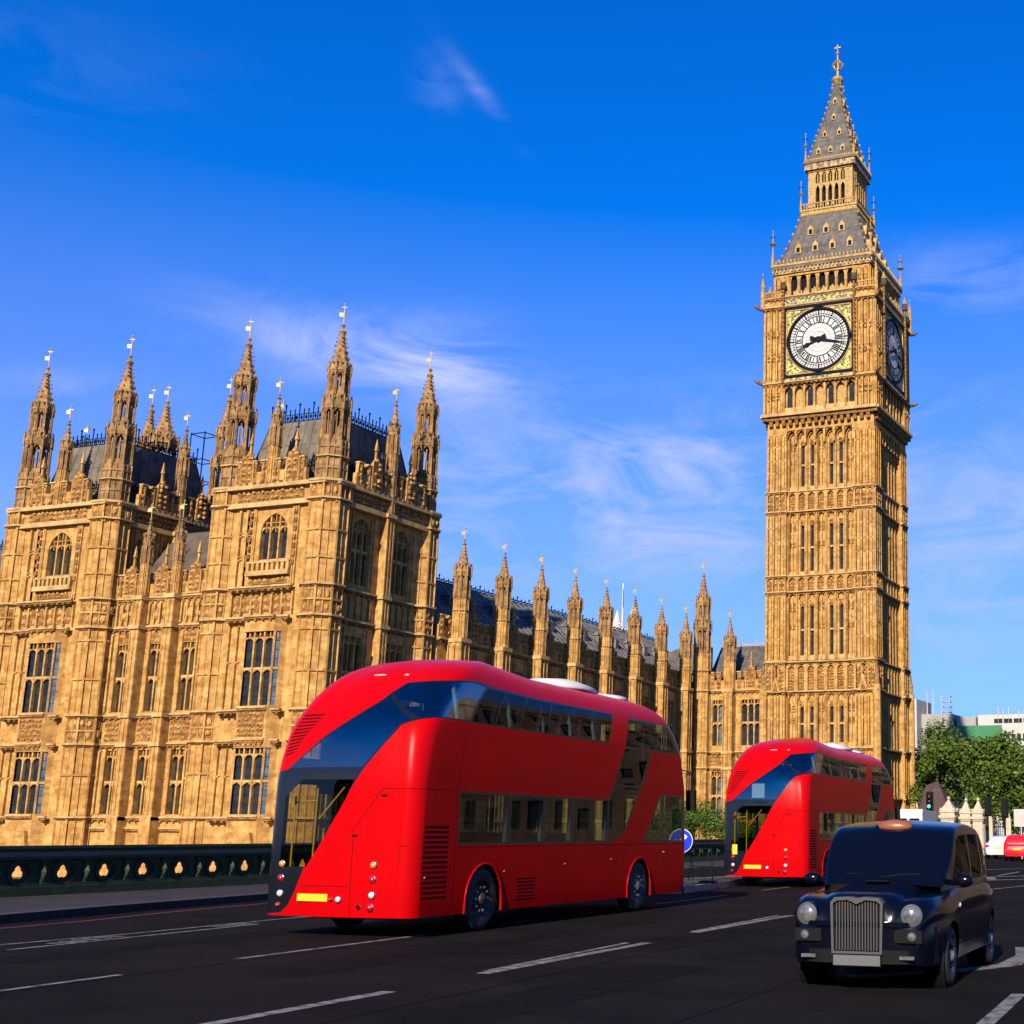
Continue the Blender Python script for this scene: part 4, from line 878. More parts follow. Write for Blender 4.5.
# clock stage
H2 = 6.55; W2 = 2*H2
cs = MB(); cs.box(TX-H2+.6, TX+H2-.6, TY-H2+.6, TY+H2-.6, 45.8, 59.9, 'stone')
CZ = 54.5; frs = faces(H2)
for f in frs:
    for ua, ub in ((0, 2.3), (W2-2.3, W2)):
        fbox(cs, f, ua+.01, ub-.01, 46.3, 60.0, -1.5, 0, 'stone'); 
        for za, zb in ((46.4, 49.7), (50.2, 58.9)): panels(cs, f, ua+.12, ub-.12, za, zb, 3, .12, rib=.17, head=.5, mids=(.3, .62) if zb > 55 and za < 55 else ())
        for z in (47.8, 52.4, 55.2): carved(cs, f, ua+.4, ub-.4, z, z+1.0, .45, .45, .2)
    for z, d in ((49.95, .3), (58.95, .35), (60.1, .25)): string(cs, f, -.08, W2+.08, z, d, .3)
    f0 = Fr(*f.p(0, 0, -.6)[:2], *f.u)
    n7 = 7; s = (W2-4.6)/n7
    for k in range(n7):       # small arcade under the dial
        a = 2.3+s*k; fbox(cs, f0, a-.12, a+.12, 46.4, 49.7, 0, .5, 'stone'); archhead(cs, f0, a+.12, a+s-.12, 48.6, .9, 0, .45, 'stone_b', 4); fbox(cs, f0, a, a+s, 46.4, 47.0, 0, .35, 'ledge')
        cs.face([f0.p(a+.3, 47.1, .04), f0.p(a+s-.3, 47.1, .04), f0.p(a+s-.3, 49.1, .04), f0.p(a+.3, 49.1, .04)], 'win' if k % 2 == 0 else 'gold_paint')
    fbox(cs, f0, W2-2.42, W2-2.2, 46.4, 49.7, 0, .5, 'stone')
    # pierced gilt band and balustrade above the dial
    fbox(cs, f, 2.3, W2-2.3, 58.95, 60.0, -.3, .1, 'green_gold')
    for k in range(8): u = 2.3+k*(W2-4.6)/8; fpoly(cs, f, [(u+.1, 60.1), (u+1.0, 60.1), (u+.55, 60.9)], -.1, .12, 'gold_paint')
    n = 20
    for k in range(n): u = 2.2+(W2-4.4)/n*k; fbox(cs, f, u, u+.16, 60.1, 60.6, 0, .18, 'gold_paint')
    for k in range(9):     # balustrade over the corner piers
        for b_ in (0.05, W2-2.25): fbox(cs, f, b_+.25*k, b_+.25*k+.1, 60.1, 60.75, -.1, .02, 'stone')
    for b_ in (0, W2-2.3): fbox(cs, f, b_, b_+2.3, 60.75, 60.88, -.14, .05, 'ledge')
    # little columns with lamps framing the dial
    for u in (2.35, W2-2.35):
        x, y, _ = f.p(u, 0, .32); cs.frustum(x, y, .14, .14, 49.9, 60.9, 'stone_b', 8); 
        for k in range(20): cs.spindle(x, y, 50.1+k*.52, 50.45+k*.52, .26, 'gold_paint', 6)
        cs.frustum(x, y, .32, .3, 60.9, 61.7, 'dark_stone', 8); cs.frustum(x, y, .3, .02, 61.7, 62.6, 'gold_paint', 8)
HB = 5.7; WB = 2*HB
cs.box(TX-HB+.7, TX+HB-.7, TY-HB+.7, TY+HB-.7, 59.8, 63.3, 'stone')
for f in faces(HB):     # belfry
    f0 = Fr(*f.p(0, 0, -.6)[:2], *f.u)
    for ua, ub in ((0, 1.75), (WB-1.75, WB)): fbox(cs, f, ua+.01, ub-.01, 59.8, 63.2, -1.2, 0, 'stone'); panels(cs, f, ua+.1, ub-.1, 60.1, 62.9, 2, .12, rib=.17, head=.4); carved(cs, f, ua+.35, ub-.35, 61.2, 62.0, .4, .4, .2)
    s = (WB-3.5)/7
    for k in range(8): u = 1.75+s*k; fbox(cs, f0, u-.15, u+.15, 60.0, 63.2, 0, .5, 'stone'); fbox(cs, f0, u-.07, u+.07, 60.0, 62.7, .5, .62, 'stone')
    for k in range(7): a = 1.75+s*k+.15; cs.face([f0.p(a, 60.0, .12), f0.p(a+s-.3, 60.0, .12), f0.p(a+s-.3, 63, .12), f0.p(a, 63, .12)], 'iron'); archhead(cs, f0, a, a+s-.3, 62.1, 1.1, .13, .48, 'gold_paint', 4)
    fbox(cs, f, 1.75, WB-1.75, 62.9, 63.3, -.6, .03, 'stone')
    fbox(cs, f, -.1, WB+.1, 63.2, 63.75, -.5, .2, 'red_gold'); fbox(cs, f, -.2, WB+.2, 63.75, 64.1, -.5, .36, 'slate'); fbox(cs, f, -.25, WB+.25, 64.1, 64.35, -.5, .42, 'gold_paint')
    n = 26
    for k in range(n): u = -.2+(WB+.4)/n*k; x, y, _ = f.p(u, 0, .34); cs.spindle(x, y, 64.3, 64.9, .14, 'ledge'); fbox(cs, f, u, u+.18, 63.4, 63.75, .2, .34, 'gold_paint')
for sx in (-1, 1):
    for sy in (-1, 1):
        x, y = TX+sx*(H2+.2), TY+sy*(H2+.2)
        cs.frustum(x, y, .24, .22, 58.9, 61.4, 'stone', 8); spire(cs, x, y, .24, 61.4, 63.2, 8, 5, .09, 'stone')
        dx, dy = sx*.7, sy*.7
        cs.tube([(x, y, 50), (x+dx*.5, y+dy*.5, 50.1), (x+dx*.9, y+dy*.9, 50.3)], [.24, .2, .08], 'stone_b', 6); cs.tube([(x, y, 58.8), (x+dx*.6, y+dy*.6, 58.9), (x+dx*1.1, y+dy*1.1, 59.2)], [.22, .18, .08], 'stone_b', 6)
cs.build('clock_stage', tower, TOFF)

def bar(mb, fr, uc, zc, ang, r0, r1, w0, w1, d0, d1, m, off=0):     # radial bar, ang clockwise from 12
    s_, c_ = math.sin(ang), math.cos(ang); P = lambda r, t: (uc+s_*r+c_*t, zc+c_*r-s_*t)
    pts = [P(r0, off-w0/2), P(r0, off+w0/2), P(r1, off+w1/2), P(r1, off-w1/2)]
    fpoly(mb, fr, pts, d0, d1, m)
def ring(mb, fr, uc, zc, r0, r1, d, m, n=72, side=.0):
    for i in range(n):
        a, b = 2*PI*i/n, 2*PI*(i+1)/n; P = fr.p
        q = [(r1, a), (r1, b), (r0, b), (r0, a)]; pts = [P(uc+r*math.cos(t), zc+r*math.sin(t), d) for r, t in q]; mb.face(pts, m)
        if side: mb.face([pts[1], pts[0], P(uc+r1*math.cos(a), zc+r1*math.sin(a), d-side), P(uc+r1*math.cos(b), zc+r1*math.sin(b), d-side)], m); mb.face([pts[3], pts[2], P(uc+r0*math.cos(b), zc+r0*math.sin(b), d-side), P(uc+r0*math.cos(a), zc+r0*math.sin(a), d-side)], m)
NUM = ['XII', 'I', 'II', 'III', 'IIII', 'V', 'VI', 'VII', 'VIII', 'IX', 'X', 'XI']
for fi, f in enumerate(frs):
    uc = H2; zc = CZ; fm = MB(); q = 3.88
    fbox(fm, f, uc-q, uc+q, zc-q, zc+q+.1, -.4, .1, 'spandrel')
    for a, b, c, d in ((uc-q-.02, uc+q+.02, zc+q-.0, zc+q+.32), (uc-q-.02, uc+q+.02, zc-q-.32, zc-q), (uc-q-.25, uc-q, zc-q-.32, zc+q+.32), (uc+q, uc+q+.25, zc-q-.32, zc+q+.32)): fbox(fm, f, a, b, c, d, -.1, .28, 'iron')
    for a, b, c, d in ((uc-q, uc+q, zc+q-.14, zc+q), (uc-q, uc+q, zc-q, zc-q+.14), (uc-q, uc-q+.14, zc-q, zc+q), (uc+q-.14, uc+q, zc-q, zc+q)): fbox(fm, f, a, b, c, d, .1, .2, 'ledge')
    fbox(fm, f, uc-q-.3, uc+q+.3, zc-q-.62, zc-q-.34, -.1, .22, 'green_gold'); fbox(fm, f, uc-q-.3, uc+q+.3, zc+q+.34, zc+q+.5, -.1, .25, 'gold_paint')
    ring(fm, f, uc, zc, 3.5, 3.75, .26, 'iron', side=.16); ring(fm, f, uc, zc, 3.75, 3.86, .2, 'gold_paint', side=.1)
    fo = fm.build('dial_frame', tower, TOFF)
    d_ = MB(); ring(d_, f, uc, zc, 0.001, 3.55, .12, 'dial', 72)
    Dk = .135
    for r0, r1 in ((3.38, 3.52), (2.96, 3.04), (2.7, 2.8), (1.9, 2.02)): ring(d_, f, uc, zc, r0, r1, Dk, 'dial_line')
    ring(d_, f, uc, zc, .9, .94, Dk, 'dial_grey'); ring(d_, f, uc, zc, 1.4, 1.43, Dk, 'dial_grey'); ring(d_, f, uc, zc, 3.2, 3.23, Dk, 'dial_grey')
    for k in range(60): bar(d_, f, uc, zc, 2*PI*k/60, 2.76, 3.42, .06, .06, .12, .14, 'dial_line')
    for k in range(12): bar(d_, f, uc, zc, 2*PI*k/12, 2.9, 3.42, .16, .16, .12, .145, 'dial_line'); bar(d_, f, uc, zc, 2*PI*k/12, .3, 1.95, .03, .03, .12, .135, 'dial_grey'); bar(d_, f, uc, zc, 2*PI*(k+.5)/12, .9, 2.0, .02, .02, .12, .135, 'dial_grey')
    for k, s_ in enumerate(NUM):
        wd = {'I': .2, 'V': .36, 'X': .36}; tot = sum(wd[c] for c in s_); t = -tot/2; A = 2*PI*k/12
        for c in s_:
            m_ = t+wd[c]/2
            if c == 'I': bar(d_, f, uc, zc, A, 2.04, 2.68, .14, .14, .12, .15, 'dial_line', m_)
            else:
                for sg in (-1, 1):
                    S, C_ = math.sin(A), math.cos(A); Pp = lambda r, t2: (uc+S*r+C_*t2, zc+C_*r-S*t2)
                    lo_, hi_ = (0 if c == 'V' else -sg*.13), sg*.13; wv = .07 if sg > 0 else .13
                    pts = [Pp(2.06, m_+lo_-wv/2), Pp(2.06, m_+lo_+wv/2), Pp(2.66, m_+hi_+wv/2), Pp(2.66, m_+hi_-wv/2)]; fpoly(d_, f, pts, .12, .15, 'dial_line')
            t += wd[c]
        bar(d_, f, uc, zc, A+PI/12, 2.0, 2.74, .1, .1, .12, .145, 'dial_line')
    do = d_.build('clock_dial', tower, TOFF)
    if fi == 0: do['label'] = 'sunlit white dial reading about seventeen past eight'
    if fi == 1: do['label'] = 'shaded blue looking dial on the north face'
    hh = MB(); A = 2*PI*(8+17/60)/12
    bar(hh, f, uc, zc, A, -.9, 0, .5, .25, .22, .28, 'dial_line'); bar(hh, f, uc, zc, A, 0, 1.35, .26, .2, .22, .28, 'dial_line'); bar(hh, f, uc, zc, A, 1.2, 1.5, .25, .5, .22, .28, 'dial_line'); bar(hh, f, uc, zc, A, 1.5, 2.05, .5, .04, .22, .28, 'dial_line')
    hh.build('hour_hand', do, TOFF)
    mh = MB(); A = 2*PI*17.2/60; bar(mh, f, uc, zc, A, -1.0, 0, .42, .2, .3, .36, 'dial_line'); bar(mh, f, uc, zc, A, 0, 3.35, .26, .07, .3, .36, 'dial_line'); ring(mh, f, uc, zc, 0, .3, .38, 'dial_line', 16, .1)
    mh.build('minute_hand', do, TOFF)

def sqroof(mb, prof, m, ribs=9):       # prof: list of (z, half width)
    for (za, ha), (zb, hb) in zip(prof, prof[1:]):
        for k in range(4):
            c0 = [(-1, -1), (1, -1), (1, 1), (-1, 1)][k]; c1 = [(-1, -1), (1, -1), (1, 1), (-1, 1)][(k+1)%4]
            A_ = Vector((TX+c0[0]*ha, TY+c0[1]*ha, za)); B_ = Vector((TX+c1[0]*ha, TY+c1[1]*ha, za)); C_ = Vector((TX+c1[0]*hb, TY+c1[1]*hb, zb)); D_ = Vector((TX+c0[0]*hb, TY+c0[1]*hb, zb))
            mb.face([tuple(A_), tuple(B_), tuple(C_), tuple(D_)], m)
            for i in range(ribs+1):
                mb.tube([A_.lerp(B_, i/ribs), D_.lerp(C_, i/ribs)], .05, m, 4, False)
            n = max(2, int((zb-za)/.7))
            for i in range(n): t = i/n; mb.spindle(*(A_.lerp(D_, t)+Vector((c0[0]*.08, c0[1]*.08, 0)))[:2], za+(zb-za)*t-.1, za+(zb-za)*t+.35, .2, 'ledge')
            for i in range(1, n): t = i/n; mb.tube([A_.lerp(D_, t), B_.lerp(C_, t)], .025, m, 4, False)
def dormer(mb, k, z, h, along, s=.5):
    f = faces(h)[k]; u = h+along; fpoly(mb, f, [(u-s, z), (u+s, z), (u+s, z+1.1*s*2), (u, z+s*3.6), (u-s, z+s*2.2)], -1.2, .12, 'ledge')
    fbox(mb, f, u-s*.55, u+s*.55, z+.1, z+s*1.9, .1, .13, 'iron'); x, y, _ = f.p(u, 0, .05); mb.spindle(x, y, z+s*3.3, z+s*4.4, .13, 'gold_paint')
r = MB(); P1 = [(64.3, 5.65), (65.6, 5.0), (67.6, 4.35), (69.6, 3.75), (71.4, 3.35)]
sqroof(r, P1, 'roof_grey', 11)
def hw(prof, z):
    for (za, ha), (zb, hb) in zip(prof, prof[1:]):
        if za <= z <= zb: return ha+(hb-ha)*(z-za)/(zb-za)
for k in range(4):
    for u in (-3.3, -1.1, 1.1, 3.3): dormer(r, k, 65.9, hw(P1, 65.9), u*.95, .36)
    for u in (-1.9, 0, 1.9): dormer(r, k, 68.3, hw(P1, 68.3), u, .36)
r.build('lower_roof', tower, TOFF)
# lantern
ln = MB(); h = 2.75
ln.box(TX-h+.6, TX+h-.6, TY-h+.6, TY+h-.6, 71.2, 77, 'iron')
for f in faces(3.35):
    fbox(ln, f, -.05, 6.75, 71.2, 71.7, -.5, .1, 'gold_paint'); fbox(ln, f, -.1, 6.8, 71.7, 71.9, -.5, .2, 'ledge')
    for k in range(21): u = k*6.7/20; x, y, _ = f.p(u, 0, .1); ln.spindle(x, y, 70.9, 71.4, .16, 'gold_paint'); fbox(ln, f, u-.05, u+.05, 71.9, 72.6, -.05, .03, 'gold_paint')
    fbox(ln, f, 0, 6.7, 72.6, 72.7, -.1, .06, 'gold_paint')
for f in faces(h):
    w_ = 2*h
    for ua, ub in ((0, .8), (w_-.8, w_)): fbox(ln, f, ua+.005, ub-.005, 71.4, 77, -.8, 0, 'gold_paint')
    s = (w_-1.6)/5
    for k in range(6): u = .8+s*k; fbox(ln, f, u-.14, u+.14, 71.4, 77, -.5, .04, 'gold_paint')
    for k in range(5): a = .8+s*k+.14; archhead(ln, f, a, a+s-.28, 74.3, .9, -.4, 0, 'gold_paint', 4); fbox(ln, f, a, a+s-.28, 75.2, 75.4, -.4, .0, 'gold_paint'); archhead(ln, f, a, a+s-.28, 76.2, .7, -.35, -.02, 'gold_paint', 3); fbox(ln, f, a+s/2-.2, a+s/2-.1, 75.4, 76.6, -.35, -.05, 'gold_paint')
    fbox(ln, f, -.05, w_+.05, 76.9, 77.2, -.6, .12, 'gold_paint')
for f in faces(2.95): fbox(ln, f, -.1, 6.0, 77.1, 77.9, -.5, .18, 'red_gold'); fbox(ln, f, -.2, 6.1, 77.9, 78.1, -.5, .3, 'slate'); [ln.spindle(*f.p(k*5.9/22, 0, .2)[:2], 78.05, 78.6, .13, 'ledge') for k in range(23)]
ln.build('lantern', tower, TOFF)
for sx in (-1, 1):
    for sy in (-1, 1):
        for hh_, z0_, z1_, r_ in ((5.9, 64.0, 68.6, .13), (3.4, 71.6, 75.6, .1), (3.0, 77.9, 81.9, .09)):
            p_ = MB(); x, y = TX+sx*hh_, TY+sy*hh_; p_.frustum(x, y, r_*1.8, r_*1.2, z0_, z0_+1.6, 'gold_paint', 8); p_.frustum(x, y, r_*.6, r_*.35, z0_+1.6, z1_, 'gold_paint', 6); p_.spindle(x, y, z1_-1.9, z1_-1.3, r_*3.4, 'gold', 8); p_.spindle(x, y, z1_-.3, z1_+.15, r_*1.2, 'gold', 6)
            fr = Fr(x, y, 1, 0); fbox(p_, fr, -.3, .3, z1_-.75, z1_-.65, -.03, .03, 'iron'); p_.build('corner_finial', tower, TOFF)
s_ = MB(); P2 = [(78.1, 2.85), (79.6, 2.45), (81.8, 1.95), (84.2, 1.3), (86.6, .8), (88.6, .45), (89.6, .33)]
sqroof(s_, P2, 'roof_grey', 5)
for k in range(4):
    for z, us in ((79.2, (-1.5, 0, 1.5)), (81.6, (-.9, .9)), (84.0, (0,)), (86.4, (0,))):
        for u in us: dormer(s_, k, z, hw(P2, z), u, .26)
s_.build('spire', tower, TOFF)
fi_ = MB(); fi_.frustum(TX, TY, .35, .75, 89.3, 89.9, 'gold_paint', 8); fi_.frustum(TX, TY, .75, .6, 89.9, 90.3, 'gold_paint', 8); fi_.frustum(TX, TY, .16, .07, 90.3, 94.2, 'gold', 6)
for i in range(8):
    a = 2*PI*i/8; fi_.tube([(TX, TY, 91.2), (TX+.45*math.cos(a), TY+.45*math.sin(a), 91.5), (TX+.55*math.cos(a), TY+.55*math.sin(a), 92.1), (TX+.25*math.cos(a), TY+.25*math.sin(a), 92.6), (TX, TY, 92.5)], .06, 'gold', 5); fi_.spindle(TX+.62*math.cos(a), TY+.62*math.sin(a), 91.8, 92.2, .14, 'gold')
fi_.spindle(TX, TY, 93.2, 93.9, .3, 'vane', 8); fi_.spindle(TX, TY, 94.1, 94.9, .18, 'vane', 8); fbox(fi_, Fr(TX, TY, 1, 0), -.4, .4, 94.3, 94.45, -.05, .05, 'vane')
fi_.build('finial', tower, TOFF)

# ================================================================= VEHICLES
def inpoly(x, y, P):
    c = False; n = len(P); j = n-1
    for i in range(n):
        if (P[i][1] > y) != (P[j][1] > y) and x < (P[j][0]-P[i][0])*(y-P[i][1])/(P[j][1]-P[i][1])+P[i][0]: c = not c
        j = i
    return c
def cut(bm, lay, poly, val, ax=(0, 1), filt=None):
    """cut faces of bm along the outline of poly (a prism along the third axis) and mark the ones inside"""
    a, b = ax; n = len(poly); lo = (min(p[0] for p in poly)-1e-4, min(p[1] for p in poly)-1e-4); hi = (max(p[0] for p in poly)+1e-4, max(p[1] for p in poly)+1e-4)
    for i in range(n):
        p, q = poly[i], poly[(i+1) % n]; d = (q[0]-p[0], q[1]-p[1]); 
        if abs(d[0])+abs(d[1]) < 1e-9: continue
        l = (min(p[0], q[0])-1e-4, min(p[1], q[1])-1e-4); h = (max(p[0], q[0])+1e-4, max(p[1], q[1])+1e-4)
        fs = []
        for f in bm.faces:
            if filt and not filt(f): continue
            xs = [v.co[a] for v in f.verts]; ys = [v.co[b] for v in f.verts]
            if max(xs) < l[0] or min(xs) > h[0] or max(ys) < l[1] or min(ys) > h[1]: continue
            fs.append(f)
        if not fs: continue
        geom = set(fs)
        for f in fs: geom.update(f.edges); geom.update(f.verts)
        no = [0, 0, 0]; no[a] = -d[1]; no[b] = d[0]; co = [0, 0, 0]; co[a] = p[0]; co[b] = p[1]
        bmesh.ops.bisect_plane(bm, geom=list(geom), dist=1e-5, plane_co=co, plane_no=no)
    for f in bm.faces:
        if filt and not filt(f): continue
        c = f.calc_center_median()
        if lo[0] < c[a] < hi[0] and lo[1] < c[b] < hi[1] and inpoly(c[a], c[b], poly): f[lay] = val
def split_build(bm, lay, table, parent, mapf=None, names=None):
    """table: tag -> (name, material); same-object tags are grouped by name when names given; returns objects"""
    groups = {}
    for f in bm.faces:
        t = f[lay]
        if t < 0: continue
        g = table[t][2] if len(table[t]) > 2 else t
        groups.setdefault(g, []).append(f)
    objs = {}
    for g, fs in groups.items():
        idx = {}; vs = []; F = []; mi = []; mats = []
        for f in fs:
            q = []
            for v in f.verts:
                if v not in idx: idx[v] = len(vs); vs.append(mapf(v.co) if mapf else tuple(v.co))
                q.append(idx[v])
            m = table[f[lay]][1]
            if m not in mats: mats.append(m)
            F.append(q); mi.append(mats.index(m))
        name = [table[f[lay]][0] for f in fs[:1]][0]
        if g in table: name = table[g][0]
        me = bpy.data.meshes.new(name); me.from_pydata(vs, [], F)
        for m in mats: me.materials.append(M[m])
        me.polygons.foreach_set('material_index', mi); me.polygons.foreach_set('use_smooth', [True]*len(F)); me.update()
        o = bpy.data.objects.new(name, me); col.objects.link(o); o.parent = parent; objs[g] = o
    return objs
def lerp_tab(tab, x):
    if x <= tab[0][0]: return tab[0][1]
    for (a, va), (b, vb) in zip(tab, tab[1:]):
        if x <= b: t = (x-a)/(b-a); return va+(vb-va)*t
    return tab[-1][1]
def smooth_tab(tab, x):
    e = .06; return (lerp_tab(tab, x-e)+2*lerp_tab(tab, x)+lerp_tab(tab, x+e))/4

BL, BW, BR = 10.88, 2.68, .27
def make_bus(label, group):
    rt = root('double_decker_bus', (0, 0, 0), label, 'bus', 0, group)
    # local frame: s forward = +Y, t from the right side (x = -t+W/2): right side at x=+W/2
    arc = BR*PI/2; sl = BL-2*BR; sw = BW-2*BR; Pm = 2*sl+2*sw+4*arc
    rear_in = [(0, .06), (.45, .02), (.7, 0), (2.3, 0), (2.7, .05), (3.1, .13), (3.4, .27), (3.7, .5), (3.95, .85), (4.12, 1.25), (4.24, 1.75), (4.33, 2.4), (4.4, 3.4)]
    front_in = [(0, .05), (.6, 0), (1.3, 0), (2.6, .1), (3.2, .16), (3.6, .36), (3.95, .62), (4.1, .85), (4.24, 1.3), (4.33, 2.0), (4.4, 3.0)]
    side_in = [(0, .03), (.5, 0), (2.6, 0), (3.3, .03), (3.7, .09), (3.95, .17), (4.1, .27), (4.24, .46), (4.33, .72), (4.4, 1.15)]
    rad = [(0, BR), (2.4, BR), (3.0, .33), (3.6, .5), (4.1, .75), (4.3, .7), (4.4, .1)]
    rad_f = [(0, BR), (2.4, BR), (3.6, .5), (4.1, .6), (4.3, .5), (4.4, .08)]
    def side_pos(w_):
        if w_ < sl: return w_/sl
        if w_ < sl+2*arc+sw: return 1
        if w_ < 2*sl+2*arc+sw: return 1-(w_-sl-2*arc-sw)/sl
        return 0
    def mapf(co):
        w_, z = co[0], co[1]; w_ = w_ % Pm; q_ = min(1, max(0, (z-3.5)/.7)); lift = .15*q_*q_*(3-2*q_)*(1-.85*min(1, side_pos(w_)*3.2))
        ri, fi_, si = smooth_tab(rear_in, z), smooth_tab(front_in, z), smooth_tab(side_in, z)
        hx = BW/2-si; r = min(smooth_tab(rad, z), hx-.01); rf = min(smooth_tab(rad_f, z), hx-.01); y0, y1 = ri, BL-fi_
        if y1-y0 < r+rf+.02: r = rf = .05
        if w_ < sl: t = w_/sl; return (hx, y0+r+(y1-y0-r-rf)*t, z+lift)
        w_ -= sl
        if w_ < arc: a = w_/arc*PI/2; return (hx-rf+rf*math.cos(a), y1-rf+rf*math.sin(a), z+lift)
        w_ -= arc
        if w_ < sw: t = w_/sw; bul = .05*(1-(2*t-1)**2); return (hx-rf-(2*hx-2*rf)*t, y1+bul, z+lift)
        w_ -= sw
        if w_ < arc: a = PI/2+w_/arc*PI/2; return (-hx+rf+rf*math.cos(a), y1-rf+rf*math.sin(a), z+lift)
        w_ -= arc
        if w_ < sl: t = w_/sl; return (-hx, y1-rf-(y1-y0-r-rf)*t, z+lift)
        w_ -= sl
        if w_ < arc: a = PI+w_/arc*PI/2; return (-hx+r+r*math.cos(a), y0+r+r*math.sin(a), z+lift)
        w_ -= arc
        if w_ < sw: t = w_/sw; bul = .09*(1-(2*t-1)**2); return (-hx+r+(2*hx-2*r)*t, y0-bul, z+lift)
        w_ -= sw
        a = -PI/2+w_/arc*PI/2; return (hx-r+r*math.cos(a), y0+r+r*math.sin(a), z+lift)
    def WS(s): return s-BR if s >= BR else -(PI/2-math.acos(max(-1, 1-s/BR)))*BR
    def WSF(s): return s-BR if s <= BL-BR else sl+math.asin(min(1, (s-(BL-BR))/BR))*BR
    def WRr(t):
        if t > BW-BR: return -(arc+sw)-BR*math.asin(min(1, (t-(BW-BR))/BR))
        return -arc-(t-BR) if t >= BR else -arc+BR*math.asin(1-t/BR)      # continuous negative coordinate
    bm = bmesh.new(); lay = bm.faces.layers.int.new('tag')
    W0 = -(arc+sw+arc); W1 = Pm+W0
    zs = [.3, .45, .6, .8, 1.0, 1.35, 1.7, 2.0, 2.3, 2.5, 2.7, 2.85, 3.0, 3.15, 3.3, 3.42, 3.54, 3.66, 3.78, 3.88, 3.96, 4.03, 4.09, 4.14, 4.19, 4.235, 4.28, 4.32, 4.355, 4.38, 4.395, 4.4]
    ws = []
    def seg(a, b, n): ws.extend([a+(b-a)*i/n for i in range(n)])
    seg(W0, W0+arc, 10); seg(-(arc+sw), -arc, 12); seg(-arc, 0, 10); seg(0, sl, 34); seg(sl, sl+arc, 10); seg(sl+arc, sl+arc+sw, 10); seg(sl+arc+sw, sl+2*arc+sw, 10); seg(sl+2*arc+sw, W1, 34); ws.append(W1)
    V = [[bm.verts.new((w_, z, 0)) for w_ in ws] for z in zs]
    for j in range(len(zs)-1):
        for i in range(len(ws)-1): bm.faces.new((V[j][i], V[j][i+1], V[j+1][i+1], V[j+1][i]))
    tab = {0: ('body', 'red'), 1: ('body', 'red_dark', 0), 2: ('body', 'bus_black', 0)}
    cnt = [10]
    def pane(poly, name='window', m='glass'):
        k = cnt[0]; cnt[0] += 1; tab[k] = (name, 'glass_rear' if name == 'rear_window' and m == 'glass' else m); cut(bm, lay, poly, k); return k
    def mark(poly, k): cut(bm, lay, poly, k)
    # --- rear wrap-round glazing over a black base
    U = [(WRr(2.67), 2.44), (WRr(2.40), 2.50), (WRr(2.1), 2.76), (WRr(1.82), 3.0), (WRr(1.45), 3.24), (WRr(1.09), 3.45), (WRr(.62), 3.70), (WRr(.3), 3.82), (WS(.3), 3.90), (WS(.75), 3.92), (WS(1.2), 3.90)]
    Lw = [(WS(1.2), 3.3), (WS(.5), 3.31), (WS(.15), 3.30), (WRr(.11), 3.27), (WRr(.34), 3.17), (WRr(.63), 2.88), (WRr(.93), 2.52), (WRr(1.5), 1.6), (WRr(1.88), .99), (WRr(2.02), .66), (WRr(2.15), .45), (WRr(2.3), .34), (WRr(2.67), .31)]
    mark(U+Lw, 2)
    eps = .03
    pane([(WRr(2.36), 2.07), (WRr(1.9), 2.45), (WRr(1.03), 2.45), (WRr(1.2), 2.05), (WRr(1.55), 1.45), (WRr(1.83), 1.03), (WRr(2.36), 1.03)], 'rear_window', 'glass_clear')
    pane([(WRr(2.35), 2.53), (WRr(.97), 2.53), (WRr(.67), 2.88), (WRr(.37), 3.2), (WRr(.2), 3.26), (WRr(.66), 3.65), (WRr(1.1), 3.41), (WRr(1.45), 3.2), (WRr(1.82), 2.96), (WRr(2.1), 2.73)], 'rear_window')
    pane([(WRr(.12), 3.3), (WS(.2), 3.33), (WS(1.12), 3.33), (WS(1.12), 3.87), (WS(.7), 3.89), (WS(.3), 3.87), (WRr(.3), 3.8), (WRr(.58), 3.68)], 'rear_window')
    # --- side bands (right, then mirrored to the left side)
    def mir(P): # right side coordinate -> left side coordinate
        return [((sl+arc+sw+arc)+(sl-w_), z) for w_, z in P][::-1]
    up = [1.2, 2.0, 2.92, 4.05, 5.15, 6.2, 7.27]
    band_up = [(WS(1.2), 3.90), (WS(1.2), 3.3), (WS(6.78), 3.27), (WS(7.28), 3.88)]
    band_lo = [(WS(1.22), 2.2), (WS(1.22), 1.36), (WS(6.95), 1.36), (WS(7.55), 1.6), (WS(9.05), 3.24), (WSF(BL-.2), 3.24), (WSF(BL-.2), 3.86), (WS(8.12), 3.86), (WS(6.72), 2.2)]
    door = [(WS(8.4), 1.36), (WS(9.3), 2.36), (WSF(BL-.1), 2.36), (WSF(BL-.1), 1.36)]
    for side_ in (0, 1):
        T = (lambda P: P) if side_ == 0 else mir
        mark(T(band_up), 2); mark(T(band_lo), 2); mark(T(door), 2)
        for a, b in zip(up, up[1:]):
            sl_ = .03
            P = [(WS(a+.02), 3.86), (WS(a+.02), 3.33), (WS(b-.02), 3.31), (WS(b-.02), 3.86)]
            if b > 7: P = [(WS(a+.02), 3.86), (WS(a+.02), 3.31), (WS(6.76), 3.31), (WS(7.2), 3.86)]
            pane(T(P))
        for a, b in ((1.26, 2.84), (2.9, 4.08), (4.14, 5.2), (5.26, 6.7)): pane(T([(WS(a), 2.16), (WS(a), 1.4), (WS(b), 1.4), (WS(b), 2.16)]))
        pane(T([(WS(6.76), 2.16), (WS(6.76), 1.4), (WS(6.93), 1.4), (WS(7.5), 1.64), (WS(8.2), 2.45), (WS(6.98), 2.45)]))
        pane(T([(WS(7.0), 2.5), (WS(8.26), 2.5), (WS(8.88), 3.22), (WS(7.58), 3.22)]))
